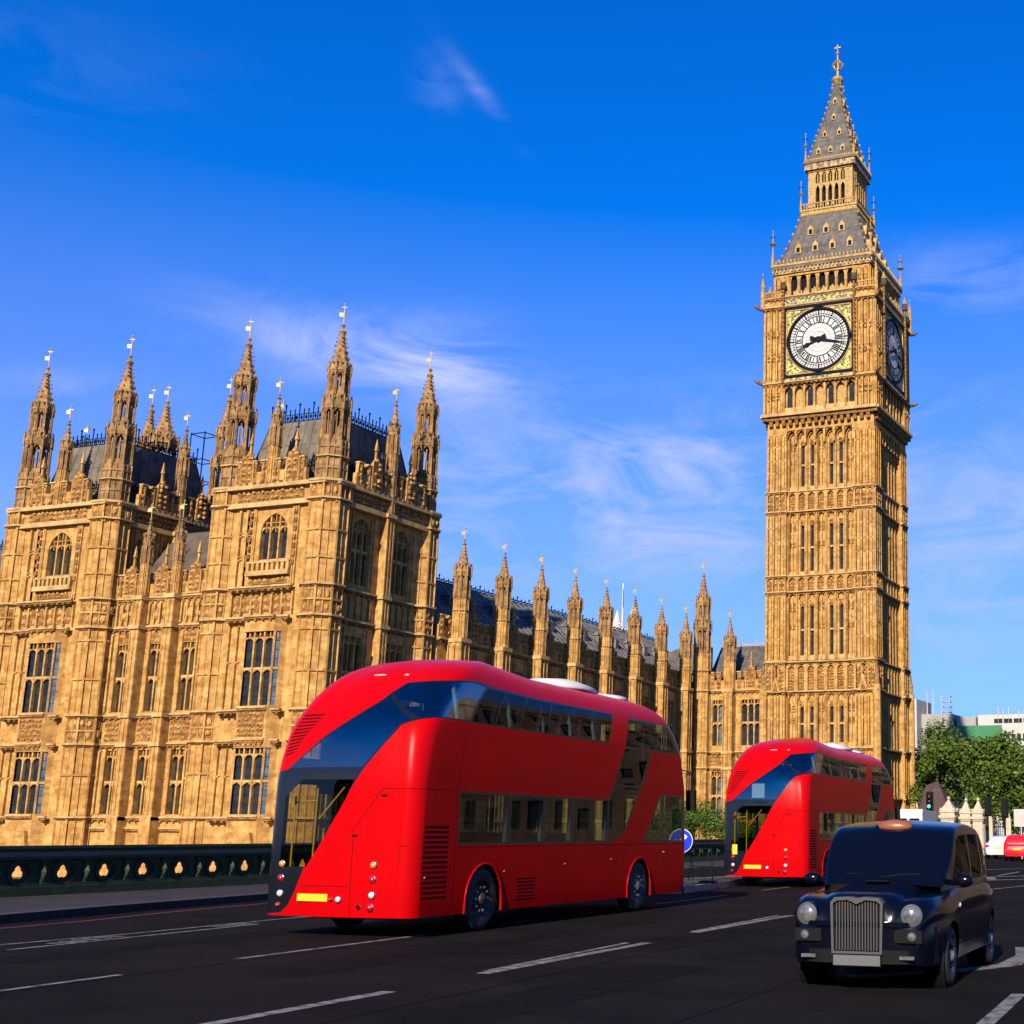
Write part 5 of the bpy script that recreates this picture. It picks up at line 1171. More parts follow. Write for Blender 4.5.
        pane(T([(WS(7.61), 3.28), (WS(9.2), 3.28), (WS(9.2), 3.83), (WS(8.12), 3.83)]))
        pane(T([(WS(9.26), 3.28), (WSF(BL-.45), 3.28), (WSF(BL-.45), 3.83), (WS(9.26), 3.83)]))
        pane(T([(WS(8.52), 1.4), (WS(9.32), 2.3), (WS(9.38), 2.3), (WS(9.38), 1.4)])); pane(T([(WS(9.44), 1.4), (WS(9.44), 2.32), (WSF(BL-.4), 2.32), (WSF(BL-.4), 1.4)]))
    pane(mir([(WS(.5), .6), (WS(1.18), .6), (WS(1.18), 2.3), (WS(.5), 2.3)]), 'door_window', 'glass_clear'); pane(mir([(WS(.5), 2.72), (WS(1.15), 2.72), (WS(1.15), 3.25), (WS(.5), 3.25)]))
    # front screens
    fc = sl+arc+sw/2
    fr_up = [(fc-sw/2-arc*.75, 3.27), (fc+sw/2+arc*.75, 3.27), (fc+sw/2+arc*.75, 3.93), (fc-sw/2-arc*.75, 3.93)]
    pane(fr_up, 'windscreen', 'glass'); pane([(fc-sw/2-arc*.6, 1.2), (fc+sw/2+arc*.6, 1.2), (fc+sw/2+arc*.6, 2.5), (fc-sw/2-arc*.6, 2.5)], 'windscreen', 'glass')
    mark([(fc-.8, 2.58), (fc+.8, 2.58), (fc+.8, 3.0), (fc-.8, 3.0)], 2)
    # --- panel lines and louvres
    def seam(P, wd=.012):
        for p, q in zip(P, P[1:]):
            d = math.hypot(q[0]-p[0], q[1]-p[1]); nx, ny = -(q[1]-p[1])/d*wd/2, (q[0]-p[0])/d*wd/2
            mark([(p[0]+nx, p[1]+ny), (q[0]+nx, q[1]+ny), (q[0]-nx, q[1]-ny), (p[0]-nx, p[1]-ny)], 1)
    seam([(WRr(1.0), .32), (WRr(1.02), 1.6), (WRr(.58), 2.2), (WRr(.12), 2.2), (WS(1.1), 2.2)]); seam([(WS(1.25), 1.33), (WSF(BL-.3), 1.33)], .012); seam([(WRr(1.9), .75), (WRr(1.02), .75)], .01)
    seam([(WS(1.17), .45), (WS(1.17), 2.2), (WS(1.17), 3.25)], .01); seam([(WRr(.25), 1.0), (WRr(.25), 1.35), (WS(.05), 1.35)], .01); seam([(WS(2.9), .5), (WS(2.9), 1.3)], .008)
    seam([(WS(7.2), 1.3), (WS(7.2), .6)], .008); seam([(WS(9.1), 1.3), (WS(9.1), .4)], .008)
    def louvre(P, n):      # quad P (bottom-left, bottom-right, top-right, top-left), n slats
        bl, br, tr, tl = P; L_ = lambda a, b, t: (a[0]+(b[0]-a[0])*t, a[1]+(b[1]-a[1])*t)
        for i in range(n): t0, t1 = (i+.1)/n, (i+.62)/n; mark([L_(bl, tl, t0), L_(br, tr, t0), L_(br, tr, t1), L_(bl, tl, t1)], 1)
    louvre([(WS(.25), .55), (WS(.98), .55), (WS(.95), 1.68), (WS(.25), 1.68)], 15)
    louvre([(WS(3.2), .42), (WS(3.85), .42), (WS(3.85), .82), (WS(3.2), .82)], 7)
    louvre([(WRr(2.52), 2.70), (WRr(2.36), 2.76), (WRr(2.04), 3.40), (WRr(2.5), 3.40)], 12)
    # --- wheel arches
    for side_ in (0, 1):
        T = (lambda P: P) if side_ == 0 else mir
        for s0 in (2.1, 8.25):
            w0 = WS(s0)
            for r_, k in ((.60, 0), (.565, -1)):
                pts = [(w0+r_*math.cos(t), .46+r_*1.04*math.sin(t)) for t in [PI*i/14 for i in range(15)]]; pts = [(w0+r_, .2)]+pts+[(w0-r_, .2)]
                mark(T(pts), k)
    objs = split_build(bm, lay, tab, rt, mapf)
    bm.free()
    body = objs[0]
    # arch lips and liners, underside, interior shell
    X = BW/2
    for sx in (-1, 1):
        for s0 in (2.1, 8.25):
            b = MB(); pts = [(sx*(X+.004), s0+.575*math.cos(t), .46+.6*math.sin(t)) for t in [PI*i/20 for i in range(21)]]; pts = [(sx*(X+.004), s0+.575, .3)]+pts+[(sx*(X+.004), s0-.575, .3)]; b.tube(pts, .016, 'red', 6); b.build('wheel_arch', rt)
    u = MB(); u.box(-X+.1, X-.1, .25, 1.5, .32, .36, 'trim'); u.box(-X+.1, X-.1, 2.72, 7.6, .3, .36, 'trim'); u.box(-X+.1, X-.1, 8.9, BL-.3, .3, .36, 'trim'); u.box(-.8, .8, .6, 9.6, .24, .6, 'trim')
    for s0 in (2.1, 8.25): u.box(-.78, .78, s0-.6, s0+.6, .36, 1.05, 'trim'); u.box(-X+.03, X-.03, s0-.62, s0+.62, 1.06, 1.1, 'trim'); u.box(-X+.03, X-.03, s0-.64, s0-.61, .3, 1.06, 'trim'); u.box(-X+.03, X-.03, s0+.61, s0+.64, .3, 1.06, 'trim')
    u.build('underside', rt)
    i_ = MB(); i_.box(-X+.06, X-.06, .95, BL-.3, .42, .47, 'interior'); i_.box(-X+.07, X-.07, 1.3, BL-.35, 2.36, 2.6, 'interior'); i_.box(-X+.1, .35, .35, 1.5, 2.36, 2.5, 'interior')
    i_.box(.45, X-.06, .2, 1.15, .47, 2.3, 'interior')                    # engine and stair housing behind the rear corner
    # rear staircase rising to the upper deck
    for k in range(8): i_.box(-.55+.17*k-.2, -.55+.17*k+.1, .35, 1.0, .6+.22*k, .66+.22*k, 'interior')
    for y in (1.2, 2.92, 4.11, 5.2, 6.2): 
        for sx in (-1, 1): i_.tube([(sx*(X-.09), y, 2.6), (sx*(X-.13), y, 3.4), (sx*(X-.26), y, 3.98)], .04, 'int_light', 4, False)
    for y in (2.87, 4.11, 5.23, 6.74): 
        for sx in (-1, 1): i_.box(sx*(X-.08)-.03, sx*(X-.08)+.03, y-.05, y+.05, .5, 2.36, 'int_light')
    i_.box(-.6, .6, 1.5, 9.8, 4.1, 4.15, 'int_light'); i_.box(-.5, .5, 1.5, 9.8, 2.28, 2.33, 'int_light')
    i_.build('interior', rt)
    st = MB(); st.box(-.22, .22, -.2, .22, 0, .1, 'seat'); st.box(-.22, .22, -.28, -.18, 0, .68, 'seat')
    sm = None
    for zf, ys in ((3.0, [1.9, 2.7, 3.5, 4.3, 5.1, 5.9, 6.7, 8.9, 9.7]), (.87, [3.0, 3.8, 4.6, 5.4])):
        for y in ys:
            for x in (-.98, -.52, .52, .98):
                if sm is None: sm = st.build('seat', rt); o = sm
                else: o = sm.copy(); col.objects.link(o); o.parent = rt
                o.location = (x, y, zf)
    pl = [[(-1.02, .25, .5), (-1.02, .25, 2.1)], [(-.66, .3, .5), (-.66, .3, 2.25)], [(-.62, .33, 1.75), (-.15, .35, 2.3)], [(-1.1, .3, .5), (-1.1, .3, 1.3)], [(-1.02, .25, 2.0), (-.66, .3, 2.03)]]
    pm = None
    for q in pl: m = MB(); m.tube(q, .015, 'yellow', 8); m.build('grab_pole', rt)
    for y in (3.4, 5.0, 7.4):
        m = MB(); m.tube([(.3, y, .5), (.3, y, 2.3)], .018, 'yellow', 6); m.build('grab_pole', rt)
    # wheels
    def wheel(x, y, sx, front):
        w_ = MB(); c = (x, y, .5); w_.lathe(c, (sx, 0, 0), [(-.28, .36), (-.28, .45), (-.24, .49), (-.04, .5), (0, .47), (.005, .4), (0, .31)], 'rubber', 36)
        o = w_.build('wheel', rt)
        q = MB(); q.lathe(c, (sx, 0, 0), [(0, .31), (-.02, .29), (-.10 if not front else -.03, .25), (-.10 if not front else -.01, .12), (.02, .1), (.05, .07), (.05, 0)], 'rim' if front else 'rim_red', 30)
        for k in range(10): a = 2*PI*k/10; q.lathe((x+sx*(-.02), y+.19*math.cos(a), .5+.19*math.sin(a)), (sx, 0, 0), [(0, .03), (.04, .025), (.045, 0)], 'rim', 6)
        q.build('rim', o)
    for s0, fr_ in ((2.1, 0), (8.25, 1)):
        for sx in (-1, 1): wheel(sx*(X-.03), s0, sx, fr_)
    # lamps, plates, badges on the rear: helper puts a disc on the rear surface
    def rp(t, z): return mapf(Vector((WRr(t), z, 0)))
    def lamp(t, z, r, m, name):
        q = MB(); x, y, zz = rp(t, z); q.lathe((x, y+.01, zz), (0, -1, 0), [(0, r*1.25), (.025, r*1.22), (.03, r*1.02)], 'chrome' if m != 'x' else 'trim', 18); q.lathe((x, y+.01, zz), (0, -1, 0), [(.02, r*1.02), (.045, r*.8), (.055, 0)], m, 18)
        return q.build(name, rt)
    for z, m in ((1.07, 'amber'), (.86, 'lamp_red'), (.63, 'lamp_white')):
        for t in (2.3, .64): lamp(t, z, .05, m, 'rear_lamp')
    lamp(2.34, .46, .035, 'lamp_red', 'rear_lamp'); lamp(.66, .45, .05, 'lamp_red', 'rear_lamp'); lamp(1.2, .56, .045, 'lamp_white', 'rear_lamp'); lamp(1.33, .56, .03, 'lamp_red', 'rear_lamp'); lamp(.85, .46, .03, 'trim', 'rear_lamp')
    x, y, z = rp(1.66, .58); q = MB(); q.box(x-.27, x+.27, y-.02, y+.02, z-.055, z+.055, 'plate_y'); q.build('number_plate', rt)
    for t, z in ((.55, 2.1), (1.0, 1.5)): x, y, zz = rp(t, z); q = MB(); q.ellipsoid((x, y, zz), (.06, .02, .018), 'trim', 10, 6); q.build('latch', rt)
    for t, z in ((1.3, 3.93), (.35, 3.93)):
        q = MB(); x, y, zz = mapf(Vector((WRr(t), z, 0))); q.ellipsoid((x, y, zz), (.13 if t > 1 else .05, .03, .018), 'grey', 10, 6); q.build('marker_lamp', rt)
    for s0, z in ((.35, .88), (2.75, .92), (4.95, 1.0), (6.9, 1.05), (9.5, 1.16)): q = MB(); q.ellipsoid((X-.002, s0, z), (.01, .035 if s0 < 9 else .07, .018), 'amber' if s0 < 9 else 'lamp_white', 8, 6); q.build('marker_lamp', rt)
    # roof pods
    q = MB(); q.lathe((0, 5.9, 0), (0, 1, 0), [(0, 0.01), (.15, .3), (.9, .42), (1.7, .36), (2.1, .05)], 'white', 20); q.v = [(x*1.6, y, 4.36+max(z, 0)*.6) for x, y, z in q.v]; q.build('roof_pod', rt)
    q = MB(); q.lathe((0, 8.5, 0), (0, 1, 0), [(0, 0.01), (.15, .3), (.6, .36), (.95, .05)], 'white', 20); q.v = [(x*1.6, y, 4.36+max(z, 0)*.4) for x, y, z in q.v]; q.build('roof_pod', rt)
    # mirrors on bracket arms at the front corners
    for sx in (-1, 1):
        q = MB(); q.tube([(sx*.95, BL+.02, 2.75), (sx*1.05, BL+.25, 2.95), (sx*1.25, BL+.32, 2.9), (sx*1.28, BL+.3, 2.45)], .02, 'trim', 6); q.box(sx*1.28-.1, sx*1.28+.1, BL+.2, BL+.32, 2.05, 2.5, 'trim'); q.build('mirror', rt)
    # headlamps and destination display
    for sx in (-1, 1): q = MB(); q.lathe((sx*.92, BL-.02, .75), (0, 1, 0), [(0, .13), (.04, .12), (.05, 0)], 'lamp_white', 16); q.build('headlight', rt)
    return rt
bus = make_bus('large red double decker bus nearest the camera, seen from its rear right corner', 'red double decker buses driving away over the bridge')
bus2 = copy_tree(bus)
H1, Hb2 = .048, .042
def place(o, s, t, X, Y, h):   # origin of the bus is the rear centre; X,Y is its rear right corner
    o.rotation_euler = (-.005, 0, h); o.location = (X-math.cos(h)*BW/2, Y-math.sin(h)*BW/2, road_z(Y))
place(bus, 0, 0, -12.87, 17.95, H1); place(bus2, 0, 0, -14.36, 39.14, Hb2)
bus2['label'] = 'smaller red double decker bus farther ahead beside the clock tower base'
tag(bus2, group='red double decker buses driving away over the bridge')
q = MB(); q.box(-.42, -.02, .06, .075, 2.58, 3.0, 'white'); q.build('notice', bus2)
q = MB(); q.box(-.98, -.82, -.055, -.045, .93, 1.22, 'plate_y'); q.build('notice', bus2)

# ---- generic lofted car shell (x across, y forward from the front bumper to the rear, z up)
def sgnp(v, e): return math.copysign(abs(v)**e, v)
def car_wheel(rt, x, y, sx, r, rimr, m='chrome', spokes=8, wd=.2):
    w_ = MB(); c = (x, y, r); w_.lathe(c, (sx, 0, 0), [(-wd, rimr), (-wd, r*.93), (-wd*.8, r), (-.03, r), (0, r*.94), (.005, rimr*1.02), (-.01, rimr)], 'rubber', 32); o = w_.build('wheel', rt)
    q = MB(); q.lathe(c, (sx, 0, 0), [(-.01, rimr), (.0, rimr*.93), (-.03, rimr*.8), (-.02, rimr*.35), (.02, rimr*.25), (.03, 0)], m, 28)
    for k in range(spokes): a = 2*PI*k/spokes; q.lathe((x-sx*.02, y+rimr*.58*math.cos(a), r+rimr*.58*math.sin(a)), (sx, 0, 0), [(-.01, rimr*.1), (.012, rimr*.08), (.013, 0)], 'trim', 8)
    q.build('rim', o); return o

def make_taxi():
    rt = root('taxi', (0, 0, 0), 'glossy black cab facing the camera with an upright chrome grille and orange roof lamp', 'taxi')
    L_ = 4.5
    WT = [(0, .60), (.05, .69), (.15, .755), (.35, .81), (.7, .845), (1.2, .86), (3.4, .87), (4.1, .84), (4.35, .76), (4.5, .6)]      # half width
    TOPC = [(0, .78), (.03, .93), (.09, 1.0), (.2, 1.03), (.5, 1.06), (1.0, 1.12), (1.25, 1.16), (1.5, 1.16), (4.1, 1.16), (4.3, 1.1), (4.45, .9), (4.5, .7)]    # bonnet crown height
    WINGT = [(0, .66), (.05, .84), (.15, .94), (.3, .98), (.6, 1.0), (.95, 1.0), (1.3, 1.02), (1.6, 1.06), (3.6, 1.08), (4.2, 1.04), (4.4, .88), (4.5, .68)]
    BOT = [(0, .3), (.1, .27), (4.3, .27), (4.5, .36)]
    ys = [0, .02, .05, .09, .14, .2, .28, .36]+[.36+.1*i for i in range(1, 40)]+[4.3, 4.36, 4.41, 4.45, 4.48, 4.5]; ys = sorted(set(round(y, 3) for y in ys if y <= 4.5))
    xs_n = 15
    def sec(y):
        w_, tc, wg, b = lerp_tab(WT, y), lerp_tab(TOPC, y), lerp_tab(WINGT, y), lerp_tab(BOT, y); P = []
        for i in range(8):      # side wall from sill up
            t = i/8; z = b+(wg-.14-b)*t; bulge = math.sin(min(1, t*1.1)*PI)*.02
            fl = .03*math.exp(-((y-.95)/.42)**2)+.03*math.exp(-((y-3.75)/.42)**2)     # wing flare
            P.append((w_-.025*(1-t)**2+bulge+fl-.01*t, z))
        for i in range(6):      # rounded shoulder
            a = PI/2*i/5; P.append((w_-.14+.14*math.cos(a)+(.02 if i == 0 else .0), wg-.14+.14*math.sin(a)))
        for i in range(1, xs_n+1):
            t = i/xs_n; x = (w_-.14)*(1-t); u = x/(w_-.14)
            bon = wg+(tc-wg)*(1/(1+math.exp((u-.58)*16)))     # bonnet stands above the wings
            valley = -.018*math.exp(-((u-.7)/.08)**2) if y < 1.4 else 0
            P.append((x, bon+valley-.02*u*u*(1 if u < .6 else 0)))
        return P
    bm = bmesh.new(); lay = bm.faces.layers.int.new('tag'); rows = []
    for y in ys:
        P = sec(y); full = [(x, z) for x, z in P]+[(-x, z) for x, z in P[::-1][1:]]
        rows.append([bm.verts.new((x, y, z)) for x, z in full])
    n = len(rows[0])
    for a, b in zip(rows, rows[1:]):
        for i in range(n-1): bm.faces.new((a[i], a[i+1], b[i+1], b[i]))
    # nose and tail closing faces (strips)
    for row, flip in ((rows[0], True), (rows[-1], False)):
        h = n//2
        for i in range(h):
            q = [row[i], row[i+1], row[n-2-i], row[n-1-i]]
            if len(set(q)) == 4: bm.faces.new(q if not flip else q[::-1])
            elif len(set(q)) == 3: u_ = []; [u_.append(v) for v in q if v not in u_]; bm.faces.new(u_ if not flip else u_[::-1])
    bm.normal_update()
    tab = {0: ('body', 'taxi'), 1: ('body', 'trim', 0)}
    side = lambda f: abs(f.normal.x) > .6
    for y0 in (.95, 3.80): cut(bm, lay, [(y0+.40*math.cos(t), .31+.40*math.sin(t)) for t in [2*PI*i/28 for i in range(28)]], -1, (1, 2), side)
    for P in ([(1.5, .3), (1.512, .3), (1.512, 1.05), (1.5, 1.05)], [(2.62, .3), (2.632, .3), (2.632, 1.06), (2.62, 1.06)], [(3.5, .6), (3.512, .6), (3.512, 1.06), (3.5, 1.06)], [(.7, .42), (4.2, .42), (4.2, .435), (.7, .435)]): cut(bm, lay, P, 1, (1, 2), side)
    split_build(bm, lay, tab, rt); bm.free()
    # greenhouse
    bm = bmesh.new(); lay = bm.faces.layers.int.new('tag')
    prof = [(1.08, 1.10), (1.12, 1.14), (1.3, 1.33), (1.5, 1.54), (1.62, 1.665), (1.70, 1.715), (1.8, 1.75), (2.0, 1.785), (2.3, 1.815), (2.7, 1.83), (3.1, 1.82), (3.5, 1.785), (3.75, 1.75), (3.9, 1.70), (4.02, 1.6), (4.15, 1.42), (4.28, 1.2), (4.34, 1.02)]
    wtop = [(1.08, .64), (1.3, .67), (1.7, .675), (2.5, .675), (3.6, .65), (4.34, .6)]; wbot = [(1.08, .70), (1.5, .795), (1.8, .82), (3.4, .83), (4.0, .80), (4.34, .74)]
    yy = [1.08, 1.1, 1.14, 1.2, 1.28, 1.36, 1.44, 1.52, 1.58, 1.64, 1.7, 1.76, 1.84, 1.95]+[2.05+.12*i for i in range(14)]+[3.78, 3.86, 3.94, 4.02, 4.1, 4.18, 4.26, 4.34]; rows = []
    for y in yy:
        zt = smooth_tab(prof, y) if 1.2 < y < 4.2 else lerp_tab(prof, y); wb, wt = lerp_tab(wbot, y), lerp_tab(wtop, y); z0 = .93; P = []
        hgt = max(zt-z0, .02); cr_ = min(.075, hgt*.3)
        for i in range(8):
            t = i/8; z = z0+(zt-cr_-z0)*t; P.append((wb+(wt+.07-wb)*((z-z0)/.8)**1.5, z))
        xe, ze = P[-1]; xe = wb+(wt+.07-wb)*((zt-cr_-z0)/.8)**1.5
        for i in range(5):
            a = PI/2*i/4; P.append((xe-.13+.13*math.cos(a), zt-cr_+(cr_-.03)*math.sin(a)))
        for i in range(1, 9): t = i/8; x = (xe-.13)*(1-t); P.append((x, zt-.03*(x/(xe-.13))**2))
        full = P+[(-x, z) for x, z in P[::-1][1:]]; rows.append([bm.verts.new((x, y+(.10*(x/.8)**2 if y < 2 else 0)*(1 if y < 1.75 else (2-y)/.25), z)) for x, z in full])
    n = len(rows[0])
    for a, b in zip(rows, rows[1:]):
        for i in range(n-1): bm.faces.new((a[i], a[i+1], b[i+1], b[i]))
    bm.normal_update()
    tab = {0: ('greenhouse', 'taxi'), 1: ('greenhouse', 'seal', 0), 2: ('windscreen', 'glass_dk'), 3: ('side_window', 'glass_cab'), 4: ('side_window', 'glass_cab'), 5: ('side_window', 'glass_cab'), 6: ('side_window', 'glass_cab'), 7: ('side_window', 'glass_cab'), 8: ('side_window', 'glass_cab'), 9: ('rear_window', 'glass_dk')}
    front = lambda f: f.normal.y < -.35 and abs(f.normal.x) < .85 and f.calc_center_median().y < 1.95
    cut(bm, lay, [(-.735, 1.12), (.735, 1.12), (.675, 1.685), (.6, 1.705), (-.6, 1.705), (-.675, 1.685)], 1, (0, 2), front)
    cut(bm, lay, [(-.71, 1.14), (.71, 1.14), (.652, 1.665), (.59, 1.685), (-.59, 1.685), (-.652, 1.665)], 2, (0, 2), front)
    back = lambda f: f.normal.y > .4 and f.calc_center_median().y > 3.6
    cut(bm, lay, [(-.5, 1.2), (.5, 1.2), (.46, 1.6), (-.46, 1.6)], 9, (0, 2), back)
    for sx, k0 in ((1, 3), (-1, 6)):
        sd_ = lambda f, sx=sx: f.normal.x*sx > .6
        cut(bm, lay, [(1.5, 1.12), (2.58, 1.12), (2.58, 1.66), (1.98, 1.64), (1.82, 1.58)], k0, (1, 2), sd_); cut(bm, lay, [(2.66, 1.12), (3.48, 1.12), (3.48, 1.66), (2.66, 1.66)], k0+1, (1, 2), sd_); cut(bm, lay, [(3.56, 1.12), (3.98, 1.14), (3.84, 1.55), (3.7, 1.64), (3.56, 1.65)], k0+2, (1, 2), sd_)
    split_build(bm, lay, tab, rt); bm.free()
    # interior bulk
    q = MB(); q.box(-.7, .7, 1.5, 4.1, .35, .5, 'trim'); q.box(-.6, .6, 3.55, 3.75, .5, 1.3, 'interior'); q.box(.1, .55, 2.0, 2.15, .5, 1.35, 'interior'); q.box(-.55, -.1, 2.0, 2.15, .5, 1.35, 'interior'); q.box(-.72, .72, 2.5, 2.54, .5, 1.4, 'interior'); q.box(-.75, .75, .55, 1.35, .3, .85, 'trim'); q.box(-.72, .72, .5, 4.2, .22, .34, 'trim')
    q.build('interior', rt)
    # bumper: deep black plastic with recesses
    q = MB(); pts = []
    for i in range(25):
        t = -1+2*i/24; x = .79*math.copysign(abs(t)**.9, t); y = -.05+.36*abs(t)**6+.03*t*t; pts.append((x, y))
    for (za, zb, d, m) in ((.30, .44, .0, 'trim'), (.44, .50, .015, 'taxi'), (.50, .68, .03, 'taxi'), (.68, .73, .0, 'taxi')):
        for (xa, ya), (xb, yb) in zip(pts, pts[1:]):
            f = [(xa, ya+d, za), (xb, yb+d, za), (xb, yb+d, zb), (xa, ya+d, zb)]; q.face(f, m, True)
            q.face([(xa, ya+d, zb), (xb, yb+d, zb), (xb, yb+.12, zb+.005), (xa, ya+.12, zb+.005)], m); q.face([(xb, yb+d, za), (xa, ya+d, za), (xa, ya+.12, za), (xb, yb+.12, za)], m)
    for sx in (-1, 1): q.box(sx*.79-.01, sx*.79+.02, .28, .55, .3, .68, 'taxi')
    q.build('bumper', rt)
    for sx in (-1, 1): q = MB(); q.box(sx*.56-.15, sx*.56+.15, -.035, .05, .52, .65, 'trim'); q.build('bumper_recess', rt)
    # grille with notched top
    fr = Fr(-.30, -.035, 1, 0); g_ = MB()
    out_ = [(.02, .44), (.58, .44), (.595, .98), (.55, 1.035), (.38, 1.045), (.30, 1.03), (.22, 1.045), (.05, 1.035), (.005, .98)]
    outz = 0
    out_ = [(u, .40+(z-.44)*.98) for u, z in out_]; inn = [(.045, .465), (.555, .465), (.565, .97), (.52, 1.0), (.40, 1.01), (.30, .965), (.20, 1.01), (.08, 1.0), (.035, .97)]; inn = [(u, .40+(z-.44)*.98) for u, z in inn]
    k = len(out_)
    for i in range(k):
        j = (i+1) % k; a, b, c, d = out_[i], out_[j], inn[j], inn[i]
        g_.face([fr.p(*a, .05), fr.p(*b, .05), fr.p(*c, .05), fr.p(*d, .05)], 'bright_trim'); g_.face([fr.p(*b, .05), fr.p(*a, .05), fr.p(*a, -.12), fr.p(*b, -.12)], 'bright_trim'); g_.face([fr.p(*d, .05), fr.p(*c, .05), fr.p(*c, .0), fr.p(*d, .0)], 'bright_trim')
    g_.face([fr.p(u, z, .0) for u, z in inn], 'trim')
    for i in range(15):
        u = .075+.45*i/14; zt = lerp_tab([(0.05, .965), (.1, .99), (.2, .993), (.3, .945), (.4, .993), (.5, .99), (.55, .96)], u); fbox(g_, fr, u-.0055, u+.0055, .437, .40+(zt-.44)*.98, .0, .04, 'bright_trim')
    g_.build('grille', rt)
    fr2 = Fr(-.26, -.065, 1, 0); q = MB(); fbox(q, fr2, 0, .52, .28, .385, -.03, .02, 'plate_g'); fbox(q, fr2, -.008, .528, .272, .393, -.03, .012, 'trim'); q.build('number_plate', rt)
    for sx in (-1, 1):
        x = sx*.585
        hd = (sx*.14, -1, .04); hp = (x, .055, .80)
        q = MB(); q.lathe(hp, hd, [(-.16, .135), (.0, .128), (.03, .12)], 'taxi', 32); q.lathe(hp, hd, [(.03, .12), (.042, .108), (.04, .098)], 'rim', 32); q.lathe(hp, hd, [(.035, .1), (.052, .08), (.064, .045), (.068, 0)], 'lens_clear', 32); q.build('headlight', rt)
        q = MB(); q.lathe((sx*.60, -.02, .585), (0, -1, 0), [(0, .055), (.02, .052), (.03, .045)], 'rim', 16); q.lathe((sx*.60, -.02, .585), (0, -1, 0), [(.02, .045), (.05, .0)], 'lens_clear', 12); q.build('fog_lamp', rt)
        q = MB(); q.box(sx*.55-.08, sx*.55+.08, -.06, 0, .35, .385, 'lens_clear'); q.build('driving_lamp', rt)
        q = MB(); q.ellipsoid((sx*.93, 1.42, 1.13), (.105, .06, .075), 'taxi', 16, 10); q.tube([(sx*.78, 1.5, 1.1), (sx*.9, 1.44, 1.13)], .035, 'taxi', 8); q.build('mirror', rt)
        q = MB(); q.box(sx*.905-.012, sx*.905+.012, 2.45, 2.6, .97, .99, 'chrome'); q.box(sx*.905-.012, sx*.905+.012, 3.35, 3.5, .97, .99, 'chrome'); q.build('door_handle', rt)
        q = MB(); q.ellipsoid((sx*.875, .9+.5, .86), (.02, .03, .03), 'lamp_white', 10, 6); q.build('side_lamp', rt)
        q = MB(); q.tube([(sx*.1-.1, 1.13, 1.165), (sx*.25, 1.2, 1.2), (sx*.45, 1.22, 1.2)], .008, 'trim', 5); q.build('wiper', rt)
        q = MB(); q.lathe((sx*.6, 4.47, .85), (0, 1, 0), [(0, .07), (.02, .06), (.025, 0)], 'lamp_red', 12); q.build('tail_lamp', rt)
        for y in (.95, 3.80): car_wheel(rt, sx*.855, y, sx, .325, .2, 'hub_grey', 8)
        for y in (.95, 3.80): q = MB(); q.lathe((sx*.60, y, .31), (sx, 0, 0), [(0, .0), (0, .42), (.24, .42)], 'trim', 28); q.build('wheel_housing', rt)
    q = MB(); q.ellipsoid((.02, 1.80, 1.745), (.215, .11, .085), 'taxi_sign', 24, 12); q.build('roof_lamp', rt); q = MB(); q.ellipsoid((0, 1.86, 1.735), (.26, .14, .06), 'taxi', 24, 12); q.build('roof_lamp_housing', rt)
    q = MB(); q.box(-.14, .14, .85, 1.0, 1.125, 1.133, 'trim'); q.build('bonnet_vent', rt)
    return rt
taxi = make_taxi(); taxi.location = (-4.64, 14.2, road_z(14.2)); taxi.rotation_euler = (-.005, 0, .07); taxi.scale = (.95, .95, .955)

